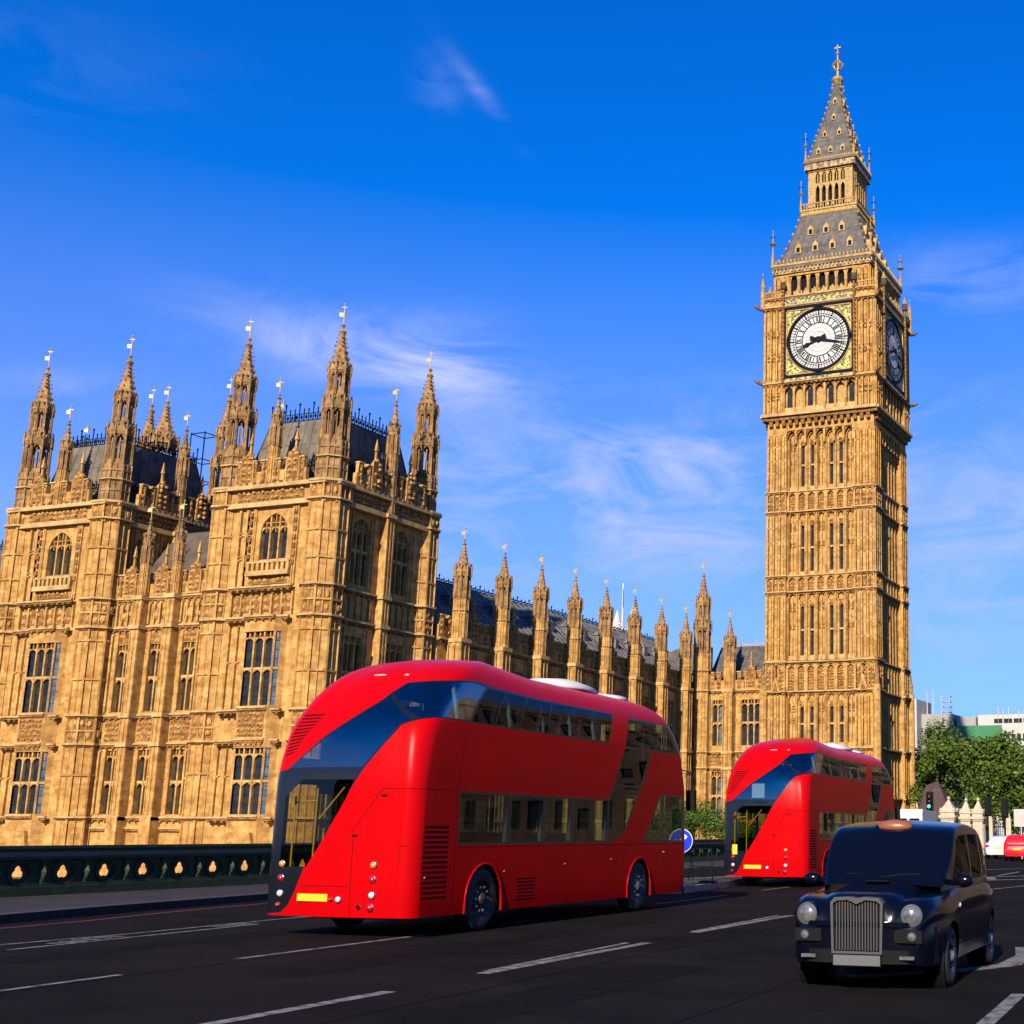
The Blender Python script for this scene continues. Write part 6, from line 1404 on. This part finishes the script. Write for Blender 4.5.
def make_car(label, paint, L_=4.2, W_=1.76, H_=1.46, hatch=True, group=None):
    """generic car, origin at the centre of its rear bumper, driving away along +Y"""
    rt = root('car', (0, 0, 0), label, 'car', 0, group); w2 = W_/2
    bm = bmesh.new(); lay = bm.faces.layers.int.new('tag'); ys = [0, .03, .08, .16, .3, .5]+[.5+.15*i for i in range(1, int((L_-1)/.15)+1)]+[L_-.45, L_-.25, L_-.1, L_-.03, L_]; ys = sorted(set(round(y, 3) for y in ys))
    WT = [(0, w2-.16), (.05, w2-.09), (.2, w2-.03), (.6, w2), (L_-.7, w2), (L_-.2, w2-.08), (L_, w2-.25)]; BELT = [(0, .6), (.04, .86), (.12, .93 if hatch else .98), (1, .95), (L_-1.3, .92), (L_-.5, .8), (L_-.1, .66), (L_, .5)]
    def add(secf, ys):
        rows = []
        for y in ys:
            P = secf(y); rows.append([bm.verts.new((x, y, z)) for x, z in P+[(-x, z) for x, z in P[::-1][1:]]])
        n = len(rows[0])
        for a, b in zip(rows, rows[1:]):
            for i in range(n-1): bm.faces.new((a[i], b[i], b[i+1], a[i+1]) if False else (a[i], a[i+1], b[i+1], b[i]))
        for row, fl in ((rows[0], True), (rows[-1], False)):
            for i in range(n//2):
                q = [row[i], row[i+1], row[n-2-i], row[n-1-i]]; u = []; [u.append(v) for v in q if v not in u]
                if len(u) > 2: bm.faces.new(u[::-1] if fl else u)
    def lower(y):
        w_, t = lerp_tab(WT, y), lerp_tab(BELT, y); b = .26; P = [(w_-.06, b), (w_-.01, b+.12), (w_, (b+t)/2), (w_-.01, t-.12), (w_-.04, t-.04), (w_-.12, t)]; P += [((w_-.12)*(1-i/6), t+.03*math.sin(PI/2*i/6)) for i in range(1, 7)]; return P
    add(lower, ys)
    if hatch: TP = [(.12, .96), (.3, 1.28), (.45, H_-.06), (.7, H_-.01), (1.3, H_), (2.2, H_-.03), (2.5, H_-.1), (3.3, .93)]
    else: TP = [(.75, .97), (1.1, 1.2), (1.35, H_-.06), (1.7, H_), (2.5, H_-.01), (2.8, H_-.08), (3.6, .93)]
    y0, y1 = TP[0][0], TP[-1][0]
    def upper(y):
        t = lerp_tab(TP, y); wb = w2-.06; z0 = .88; k = (t-z0)/(H_-z0); wt = wb-.2*k; return [(wb, z0), (wb-.05*k, z0+(t-z0)*.4), (wt+.02, t-.07*k), (wt-.05, t-.015)]+[((wt-.05)*(1-i/5), t+.012*i/5) for i in range(1, 6)]
    add(upper, [y0+(y1-y0)*i/26 for i in range(27)]); bm.normal_update()
    tab = {0: ('body', paint), 1: ('body', 'trim', 0), 2: ('rear_window', 'bus_black'), 3: ('windscreen', 'bus_black'), 4: ('side_window', 'bus_black'), 5: ('side_window', 'bus_black')}
    yw = 2.6 if hatch else 3.0
    cut(bm, lay, [(-.62, 1.0), (.62, 1.0), (.5, H_-.09), (-.5, H_-.09)], 2, (0, 2), lambda f: f.normal.y < -.15 and f.calc_center_median().z > .93 and f.calc_center_median().y < 1.6)
    cut(bm, lay, [(-.64, 1.0), (.64, 1.0), (.5, H_-.08), (-.5, H_-.08)], 3, (0, 2), lambda f: f.normal.y > .15 and f.calc_center_median().z > .96 and f.calc_center_median().y > 2)
    for sx, k in ((1, 4), (-1, 5)): cut(bm, lay, [(y0+.5, 1.03), (y1-.5, 1.03), (y1-.95, H_-.11), (y0+.75, H_-.1)], k, (1, 2), lambda f, sx=sx: f.normal.x*sx > .6)
    cut(bm, lay, [(-w2, .2), (w2, .2), (w2, .42), (-w2, .42)], 1, (0, 2), lambda f: f.normal.y < -.3)
    for ya in (.75, L_-.85): cut(bm, lay, [(ya+.36*math.cos(t), .31+.36*math.sin(t)) for t in [2*PI*i/20 for i in range(20)]], 1, (1, 2), lambda f: abs(f.normal.x) > .6)
    split_build(bm, lay, tab, rt); bm.free()
    for sx in (-1, 1):
        q = MB(); q.box(sx*(w2-.19)-.12, sx*(w2-.19)+.12, .01, .12, .72, .87, 'lamp_red'); q.build('tail_lamp', rt)
        q = MB(); q.ellipsoid((sx*(w2+.06), L_-1.5, 1.0), (.09, .05, .06), 'trim', 10, 6); q.build('mirror', rt)
        for ya in (.75, L_-.85): car_wheel(rt, sx*(w2-.01), ya, sx, .31, .2, 'rim', 5)
    q = MB(); q.box(-.26, .26, -.015, .03, .62, .73, 'plate_y'); q.build('number_plate', rt)
    return rt
c1 = make_car('silver white saloon car seen from behind, left of the red car', 'car_white', 4.5, 1.8, 1.42, False, 'cars driving away in the distance')
c2 = make_car('bright red hatchback car seen from behind at the right edge', 'car_red', 4.1, 1.76, 1.5, True, 'cars driving away in the distance')
c3 = make_car('dark car behind the black cab roof beside the white van', 'taxi', 4.3, 1.78, 1.46, True, 'cars driving away in the distance')
for c, x, y, h in ((c1, -19.6, 88.5, .05), (c2, -17.25, 83.0, .07), (c3, -17.9, 66, .06)): c.location = (x, y, road_z(y)); c.rotation_euler = (-.005, 0, h)
# delivery van behind the taxi
def make_van():
    rt = root('van', (0, 0, 0), 'white high roofed van mostly hidden behind the black cab', 'van')
    b = MB(); P = [(.0, .45), (5.2, .45), (5.25, 1.0), (4.5, 1.25), (4.0, 2.0), (3.7, 2.35), (.1, 2.4), (0, 2.2)]; fr = Fr(.95, 0, 0, 1)
    fpoly(b, fr, P, -1.9, 0, 'white'); b.face([fr.p(u, z, -1.9) for u, z in P[::-1]], 'white'); b.build('body', rt)
    q = MB(); fbox(q, Fr(.95, 0, 0, 1), 3.4, 4.15, 1.3, 1.95, 0, .01, 'bus_black'); fbox(q, Fr(-.95, 0, 0, -1), -4.15, -3.4, 1.3, 1.95, 0, .01, 'bus_black'); q.build('side_window', rt)
    q = MB(); q.box(-.75, -.08, -.015, .01, 1.35, 2.0, 'bus_black'); q.box(.08, .75, -.015, .01, 1.35, 2.0, 'bus_black'); q.build('rear_window', rt)
    q = MB(); q.box(-.95, .95, -.08, .02, .38, .55, 'trim'); q.build('bumper', rt)
    for sx in (-1, 1):
        q = MB(); q.box(sx*.88-.06, sx*.88+.06, -.02, .02, .75, 1.2, 'lamp_red'); q.build('tail_lamp', rt)
        for ya in (.9, 4.2): car_wheel(rt, sx*.95, ya, sx, .36, .22, 'rim', 5)
    return rt
v = make_van(); v.location = (-20.15, 70.0, road_z(70)); v.rotation_euler = (-.005, 0, .05); v.scale = (.78, .9, 1.15)

# ================================================================= STREET FURNITURE
isl = MB(); P = [(-15.9, 34.0), (-16.6, 38.0), (-17.3, 43.0), (-18.3, 43.5), (-19.0, 38), (-18.4, 33.9), (-17, 33.0)]
tp = [(x, y, road_z(y)+.16) for x, y in P]; isl.face(tp, 'pave')
for i in range(len(P)):
    (xa, ya, za), (xb, yb, zb) = tp[i], tp[(i+1)%len(P)]; n = max(1, int(math.hypot(xb-xa, yb-ya)))
    for k in range(n):
        A = Vector(tp[i]).lerp(Vector(tp[(i+1)%len(P)]), k/n); B = Vector(tp[i]).lerp(Vector(tp[(i+1)%len(P)]), (k+.97)/n); c = Vector((-17.3, 38, A.z)); ai = A.lerp(c, .12); bi = B.lerp(c, .12)
        isl.face([tuple(B+Vector((0,0,.01))), tuple(A+Vector((0,0,.01))), tuple(ai+Vector((0,0,.01))), tuple(bi+Vector((0,0,.01)))][::-1], 'island'); isl.face([tuple(A+Vector((0,0,.01))), tuple(A-Vector((0,0,.2))), tuple(B-Vector((0,0,.2))), tuple(B+Vector((0,0,.01)))][::-1], 'island')
tag(isl.build('traffic_island'), kind='structure')
sx_, sy_ = -16.27, 34.6; sz = road_z(sy_)+.16
sg = root('traffic_sign', (sx_, sy_, sz), 'round blue road sign with white arrow on a post at the nearest bus front', 'road sign')
q = MB(); q.tube([(0, 0, 0), (0, 0, 1.45)], .035, 'grey', 8); q.frustum(0, 0, .12, .1, 0, .12, 'grey', 8); q.build('post', sg)
q = MB(); q.lathe((0, -.05, 1.18), (.3, -.95, 0), [(-.02, 0), (-.02, .32), (.01, .32)], 'grey', 32); q.lathe((0, -.05, 1.18), (.3, -.95, 0), [(.01, .32), (.015, .30)], 'white', 32); q.lathe((0, -.05, 1.18), (.3, -.95, 0), [(.015, .30), (.016, 0)], 'sign_blue', 32); pf = q.build('sign_face', sg)
fr = Fr(0+.3*.05*0, -.05, .953, .302); q = MB()
def rot45(pts): c, s_ = math.cos(R(45)), math.sin(R(45)); return [(u*c-z*s_, 1.18+u*s_+z*c) for u, z in pts]
fpoly(q, fr, rot45([(-.23, 0), (-.07, -.14), (-.07, -.05), (.2, -.05), (.2, .05), (-.07, .05), (-.07, .14)][::1]), .012, .024, 'white'); q.build('arrow', pf)
hr_ = root('metal_frame', (-16.9, 37.2, road_z(37)+.16), 'thin dark metal temporary frame standing on the traffic island', 'barrier')
q = MB(); q.tube([(-.35, 0, 0), (-.3, 0, .95), (.35, 0, .95), (.4, 0, 0)], .022, 'iron', 6); q.tube([(-.33, 0, .45), (.38, 0, .45)], .018, 'iron', 6); q.tube([(-.35, .3, 0), (-.3, 0, .95)], .018, 'iron', 6); q.build('frame', hr_)
q = MB(); q.box(-.5, .5, -.15, .15, 0, .07, 'rubber'); q.build('foot', hr_)

def traffic_light(x, y, zb, h, lit, label, facing=1):
    o = root('traffic_light', (x, y, zb), label, 'traffic light', 0, 'traffic signals at the far junction')
    q = MB(); q.tube([(0, 0, 0), (0, 0, h)], .06, 'trim', 8); q.build('post', o)
    q = MB(); q.box(-.17, .17, -.12, .12, h-.1, h+1.0, 'trim'); q.box(-.26, .26, .1, .13, h-.2, h+1.12, 'trim'); q.build('signal_head', o)
    if facing:
        for k, m in enumerate(('lens_green', 'lens_dark', 'lens_dark')):
            q = MB(); z = h+.12+.33*k; q.lathe((0, -.13, z), (0, -1, 0), [(0, .13), (.01, .125), (.03, 0)], m if (lit or k) else 'lens_dark', 16); q.lathe((0, -.13, z), (0, -1, 0), [(0, .15), (.13, .14)], 'trim', 16); q.build('lens', o)
    return o
traffic_light(-25.8, 95, road_z(95), 3.25, True, 'traffic light showing green above the black cab roof')
traffic_light(-21.7, 95, road_z(95), 2.9, False, 'dark unlit back of a traffic signal, left of a dark pair', 0)
traffic_light(-20.65, 95.5, road_z(95), 2.8, False, 'dark unlit back of a traffic signal, right of a dark pair', 0)
q = root('sign_panel', (-18.4, 90, road_z(90)), 'plain pale rectangular panel on a post at the right edge', 'sign'); m = MB(); m.tube([(0, 0, 0), (0, 0, 2)], .05, 'grey', 6); m.build('post', q); m = MB(); m.box(-.45, .55, -.05, .05, 2.0, 3.1, 'conc'); m.build('panel', q)

# ---- gate piers and railing of the palace yard
def pier(x, y, w_, zt, label):
    o = root('gate_pier', (x, y, -.9), label, 'gate pier', 0, 'pale stone gate piers'); q = MB(); h = w_/2
    q.box(-h, h, -h, h, 0, zt+.9-1.0, 'gate_stone'); q.box(-h-.1, h+.1, -h-.1, h+.1, 0, .7, 'gate_stone')
    for fr in (Fr(-h, -h, 1, 0), Fr(h, -h, 0, 1)): panels(q, fr, .08, w_-.08, .8, zt-.5, 2, .07, m='gate_stone'); 
    q.build('shaft', o); q = MB(); q.box(-h-.14, h+.14, -h-.14, h+.14, zt+.9-1.0, zt+.9-.8, 'gate_stone'); q.box(-h-.04, h+.04, -h-.04, h+.04, zt+.9-.8, zt+.9-.55, 'gate_stone')
    q.frustum(0, 0, (h+.12)*1.41, (h*.62)*1.41, zt+.9-.55, zt+.9-.05, 'gate_stone', 4); q.frustum(0, 0, (h*.62)*1.41, .1, zt+.9-.05, zt+.9+.4, 'gate_stone', 4); q.spindle(0, 0, zt+1.2, zt+1.65, .17, 'gate_stone', 6)
    for a_ in (-1, 1):
        for c_ in (-1, 1): q.spindle(a_*h, c_*h, zt+.3, zt+.75, .12, 'gate_stone', 6)
    for i in range(6): 
        for fr in (Fr(-h, -h, 1, 0), Fr(h, -h, 0, 1)): fbox(q, fr, i*w_/6+.03, i*w_/6+.12, zt+.1-.35, zt-.1, -.02, .1, 'gate_stone')
    q.build('cap', o)
pier(-28.8, 112, 1.1, 3.3, 'widest pale stone gate pier, leftmost of three'); pier(-27.5, 112.6, .78, 3.2, 'middle one of three pale stone gate piers'); pier(-26.35, 112.0, .78, 3.2, 'rightmost of three pale stone gate piers')
fe = root('yard_railing', (-20, 113, -.9), 'low railing of pale stone posts and dark iron bars behind the cars', 'railing')
x = -25.6
while x < -6: 
    q = MB(); q.box(x+20-.2, x+20+.2, -.2, .2, 0, 3.0, 'gate_stone'); q.frustum(x+20, 0, .3, .03, 3.0, 3.6, 'gate_stone', 4); q.build('post', fe); x += 1.5
q = MB(); q.box(-5.5, 14, -.1, .1, 0, .7, 'gate_stone'); q.box(-5.5, 14, -.03, .03, 2.5, 2.56, 'iron')
for i in range(110): q.box(-5.5+.178*i-.02, -5.5+.178*i+.02, -.02, .02, .7, 2.8, 'iron')
q.build('bars', fe)

# ---- dark roofed lodge
lo_ = root('lodge', (-33, 125, -.9), 'low dark red roofed lodge in front of the trees beside the tower', 'lodge')
q = MB(); q.box(-1.8, 1.3, -1, 3, 0, 3.2, 'conc_d'); q.build('wall', lo_)
q = MB(); P = [(-2.0, -1.3, 3.1), (1.5, -1.3, 3.1), (1.5, 3.3, 3.1), (-2.0, 3.3, 3.1)]; T1, T2 = (-1.5, 1, 6.2), (-.4, 1, 6.6)
q.face([P[0], P[1], T2, T1], 'hut'); q.face([P[1], P[2], T2], 'hut'); q.face([P[2], P[3], T1, T2], 'hut'); q.face([P[3], P[0], T1], 'hut'); q.face(P[::-1], 'hut'); q.build('roof', lo_)

# ---- trees
def leaf_cloud(mb, blobs, n, size, m):
    tot = sum(b[3]**2 for b in blobs)
    for bx, by, bz, br in blobs:
        k = int(n*br*br/tot)
        for _ in range(k):
            d = Vector((random.gauss(0, 1), random.gauss(0, 1), random.gauss(0, 1))).normalized(); r = br*(random.random()**.42)*(1+.12*math.sin(d.x*7+bx)*math.cos(d.y*6+d.z*5))
            p = Vector((bx, by, bz))+Vector((d.x*r, d.y*r, d.z*r*.85)); s = size*random.uniform(.5, 1.2)
            a = Vector((random.gauss(0, 1), random.gauss(0, 1), random.gauss(0, .5))).normalized(); b = a.cross(d+Vector((random.uniform(-.6, .6), random.uniform(-.6, .6), random.uniform(-.6, .6)))).normalized()
            mb.face([tuple(p-a*s), tuple(p-b*s*.6), tuple(p+a*s), tuple(p+b*s*.6)], m)
def tree(x, y, h, r, label, n=5200, seed=0, cat='tree', group='plane trees beyond the gates', size=.22):
    random.seed(seed); o = root('plane_tree', (x, y, -.95), label, cat, 0, group); t = MB(); th = h*.42
    t.tube([(0, 0, 0), (.1, 0, th*.5), (0, .1, th), (.1, .1, h*.75)], [.38, .3, .24, .08], 'bark', 8); blobs = []
    for k in range(11):
        a = 2.4*k+random.uniform(-.4, .4); rr = r*random.uniform(.25, .68) if k else 0; z = h*random.uniform(.36, .8) if k else h*.8; br = r*random.uniform(.3, .5); z = min(z, h-br*.85)
        p = (rr*math.cos(a), rr*math.sin(a), z); blobs.append((*p, br)); t.tube([(0, 0, th*random.uniform(.6, 1.2)), (p[0]*.5, p[1]*.5, z*.8), p], [.14, .09, .03], 'bark', 6)
    t.build('trunk', o); c = MB(); leaf_cloud(c, blobs, n, size, 'leaf'); c.build('crown', o); return o
tl = [(-41.5, 156, 15.5, 5.0, 'plane tree nearest the clock tower base'), (-37.6, 142, 12.9, 4.2, 'plane tree behind the dark roofed lodge'), (-33.0, 138, 12.4, 4.2, 'plane tree above the leftmost gate pier'), (-29.2, 136, 12.9, 4.4, 'tallest plane tree, above the gate piers'), (-25.0, 134, 12.2, 4.2, 'plane tree above the railing near the right edge'), (-21, 137, 13.2, 4.6, 'plane tree cut by the right edge of the photo')]
for i, (x, y, h, r, lb) in enumerate(tl): tree(x, y, h, r, lb, 6500, 30+i)
for i, (x, y, h, r, lb) in enumerate([(-33.5, 127, 6.3, 2.6, 'low bushy tree beside the lodge roof'), (-29.5, 124, 6.0, 2.8, 'low bushy tree behind the gate piers'), (-24.8, 124, 6.6, 3.0, 'low bushy tree behind the dark signals'), (-20.5, 124, 6.4, 3.0, 'low bushy tree behind the pale panel')]): tree(x, y, h, r, lb, 5000, 60+i, size=.18)
random.seed(5)
sh_ = root('shrub', (-54.3, 121, -.9), 'bright green rounded shrub between the two buses', 'shrub')
q = MB(); leaf_cloud(q, [(-3.5, 0, 2.2, 2.4), (-2.2, .5, 3.3, 1.9), (-.5, 0, 3.2, 2.0), (1.2, 0, 2.4, 2.0), (2.8, 0, 1.8, 1.9), (-5, 0, 1.9, 2.0), (4.4, 0, 1.6, 1.7)], 15000, .12, 'leaf_b'); q.build('foliage', sh_)
q = MB(); [q.tube([(x, 0, 0), (x+.2, 0, 1.6)], .08, 'bark', 6) for x in (-3.5, -1, 1.5)]; q.build('stem', sh_)

# ---- buildings beyond the trees
ob = root('office_building', (-60, 262, -.9), 'pale concrete office block with rooftop plant and green hoarding above the trees', 'office building')
def bb_(x0, x1, z0, z1, m, name, y0=0, y1=14):
    q = MB(); q.box(x0+60, x1+60, y0, y1, z0+.9, z1+.9, m); return q.build(name, ob)
bb_(-75, -72.6, -.9, 25.5, 'conc', 'stair_tower', -3, 8)
bb_(-72.6, -66.5, -.9, 22.8, 'conc_d', 'wall', .5); bb_(-66.5, -40, -.9, 20.0, 'conc', 'wall', 0); bb_(-66.3, -56.5, 17.2, 20.3, 'green_panel', 'hoarding', -1.2, -.9); bb_(-62, -40, 20.0, 22.6, 'conc', 'penthouse', 3)
w1_ = bb_(-72, -67, 18.8, 20.0, 'win', 'window', .4, .6)
q = MB(); [q.box(-58.8+60+1.9*i, -58.8+60+1.9*i+1.6, 2.9, 3.1, 21.9, 22.7, 'win') for i in range(10)]; q.build('window_band', ob)
q = MB(); [q.box(-56+60+1.1*i, -56+60+1.1*i+.7, -.12, .1, 18.2, 19.6, 'win') for i in range(5)]; q.build('window_band', ob)
for x, z0, z1 in ((-72.1, 23, 28.5), (-70.9, 23, 28.5), (-58, 22, 24.9), (-57, 22, 24.6), (-56, 22, 24.9), (-54, 22, 24.2)): q = MB(); q.tube([(x+60, 3, z0), (x+60, 3, z1)], .12, 'conc', 5); q.build('mast', ob)
q = MB()
for dx in (0, 1.6):
    for dy in (0, 1.6): q.tube([(-68.4+60+dx, dy, 20), (-68.4+60+dx, dy, 27)], .1, 'conc', 4)
for z in range(20, 28): q.tube([(-68.4+60, 0, z), (-66.8+60, 1.6, z), (-66.8+60, 0, z), (-68.4+60, 1.6, z), (-68.4+60, 0, z)], .08, 'conc', 4)
q.build('lattice_mast', ob)
bb_(-66, -62.2, 20, 22.2, 'conc_d', 'plant_room', 2, 6)

# ---- distant church pinnacles and flagpole seen over the palace roof
for x, zt, lb in ((-122.6, 41.0, 'pale distant church pinnacle left of the flagpole over the long roof'), (-119.2, 42.0, 'taller pale distant church pinnacle right of the flagpole over the long roof')):
    o = root('church_pinnacle', (x, 230, -.9), lb, 'church tower', 0, 'distant pale church pinnacles'); q = MB(); q.box(-1.3, 1.3, -1.3, 1.3, 0, 37.5, 'abbey'); q.build('shaft', o); q = MB(); q.frustum(0, 0, 1.5, .1, 37.5, zt+.9, 'abbey', 8); crockets(q, 0, 0, 1.5, .1, 37.5, zt+.5, 4, 6, .35, 'abbey'); q.build('spire', o)
fp = root('flagpole', (-121, 229, -.9), 'tall thin white flagpole with a dark blue flag over the long palace roof', 'flagpole'); q = MB(); q.tube([(0, 0, 0), (0, 0, 46.8)], .16, 'white', 6); q.build('pole', fp)
q = MB(); fr = Fr(0, 0, .5, -.866); pts = [(.1, 45.9), (.1, 42.8), (.5, 42.2), (1.0, 42.0), (1.1, 44.6), (.6, 45.2)]; fpoly(q, fr, pts, -.03, .03, 'flag'); q.build('flag', fp)
# ---- street lamp bracket on the front of the near bus is part of the bus; an added unseen building gives the windows something dark to mirror
nb = root('reflection_building', (35, 140, -.9), 'long brick building out of view to the right, added to darken window reflections', 'building')
q = MB(); fr = Fr(-53, 0, 1, 0); ops = [(1.2+2.7*i, 2.5+2.7*i+(.5 if i % 5 == 2 else 0), 2+4.2*j, 5.0+4.2*j-(.8 if (i*7+j) % 4 == 0 else 0)) for i in range(43) for j in range(8)]; wall(q, fr, 0, 118, 0, 36, ops, -12, 0, 'brick'); q.build('wall', nb)
q = MB(); [q.face([fr.p(a, c, -.5), fr.p(b, c, -.5), fr.p(b, d, -.5), fr.p(a, d, -.5)], 'win') for a, b, c, d in ops]; q.build('glazing', nb)
q = MB(); q.face([(-53.5, -.8, 36), (65.5, -.8, 36), (65.5, 6, 42), (-53.5, 6, 42)], 'slate'); q.face([(-53.5, 6, 42), (65.5, 6, 42), (65.5, 13, 36), (-53.5, 13, 36)], 'slate'); q.build('roof', nb)

# unseen far bank behind the viewer: added to darken reflections in paint and glass
eb = root('unseen_county_building', (0, -190, -7), 'long brick building on the far bank behind the viewer, added to darken reflections', 'building')
q = MB(); fr = Fr(160, 0, -1, 0); ops = [(2+6*i, 5+6*i, 9+5*j, 12.4+5*j) for i in range(52) for j in range(5)]; wall(q, fr, 0, 320, 0, 38, ops, -20, 0, 'brick'); q.build('wall', eb)
q = MB(); [q.face([fr.p(a, c, -.5), fr.p(b, c, -.5), fr.p(b, d, -.5), fr.p(a, d, -.5)], 'win') for a, b, c, d in ops]; q.build('glazing', eb)
q = MB(); q.face([(160, 0, 38), (-160, 0, 38), (-160, -9, 50), (160, -9, 50)], 'hut'); q.face([(160, -9, 50), (-160, -9, 50), (-160, -18, 38), (160, -18, 38)], 'hut'); q.build('roof', eb)
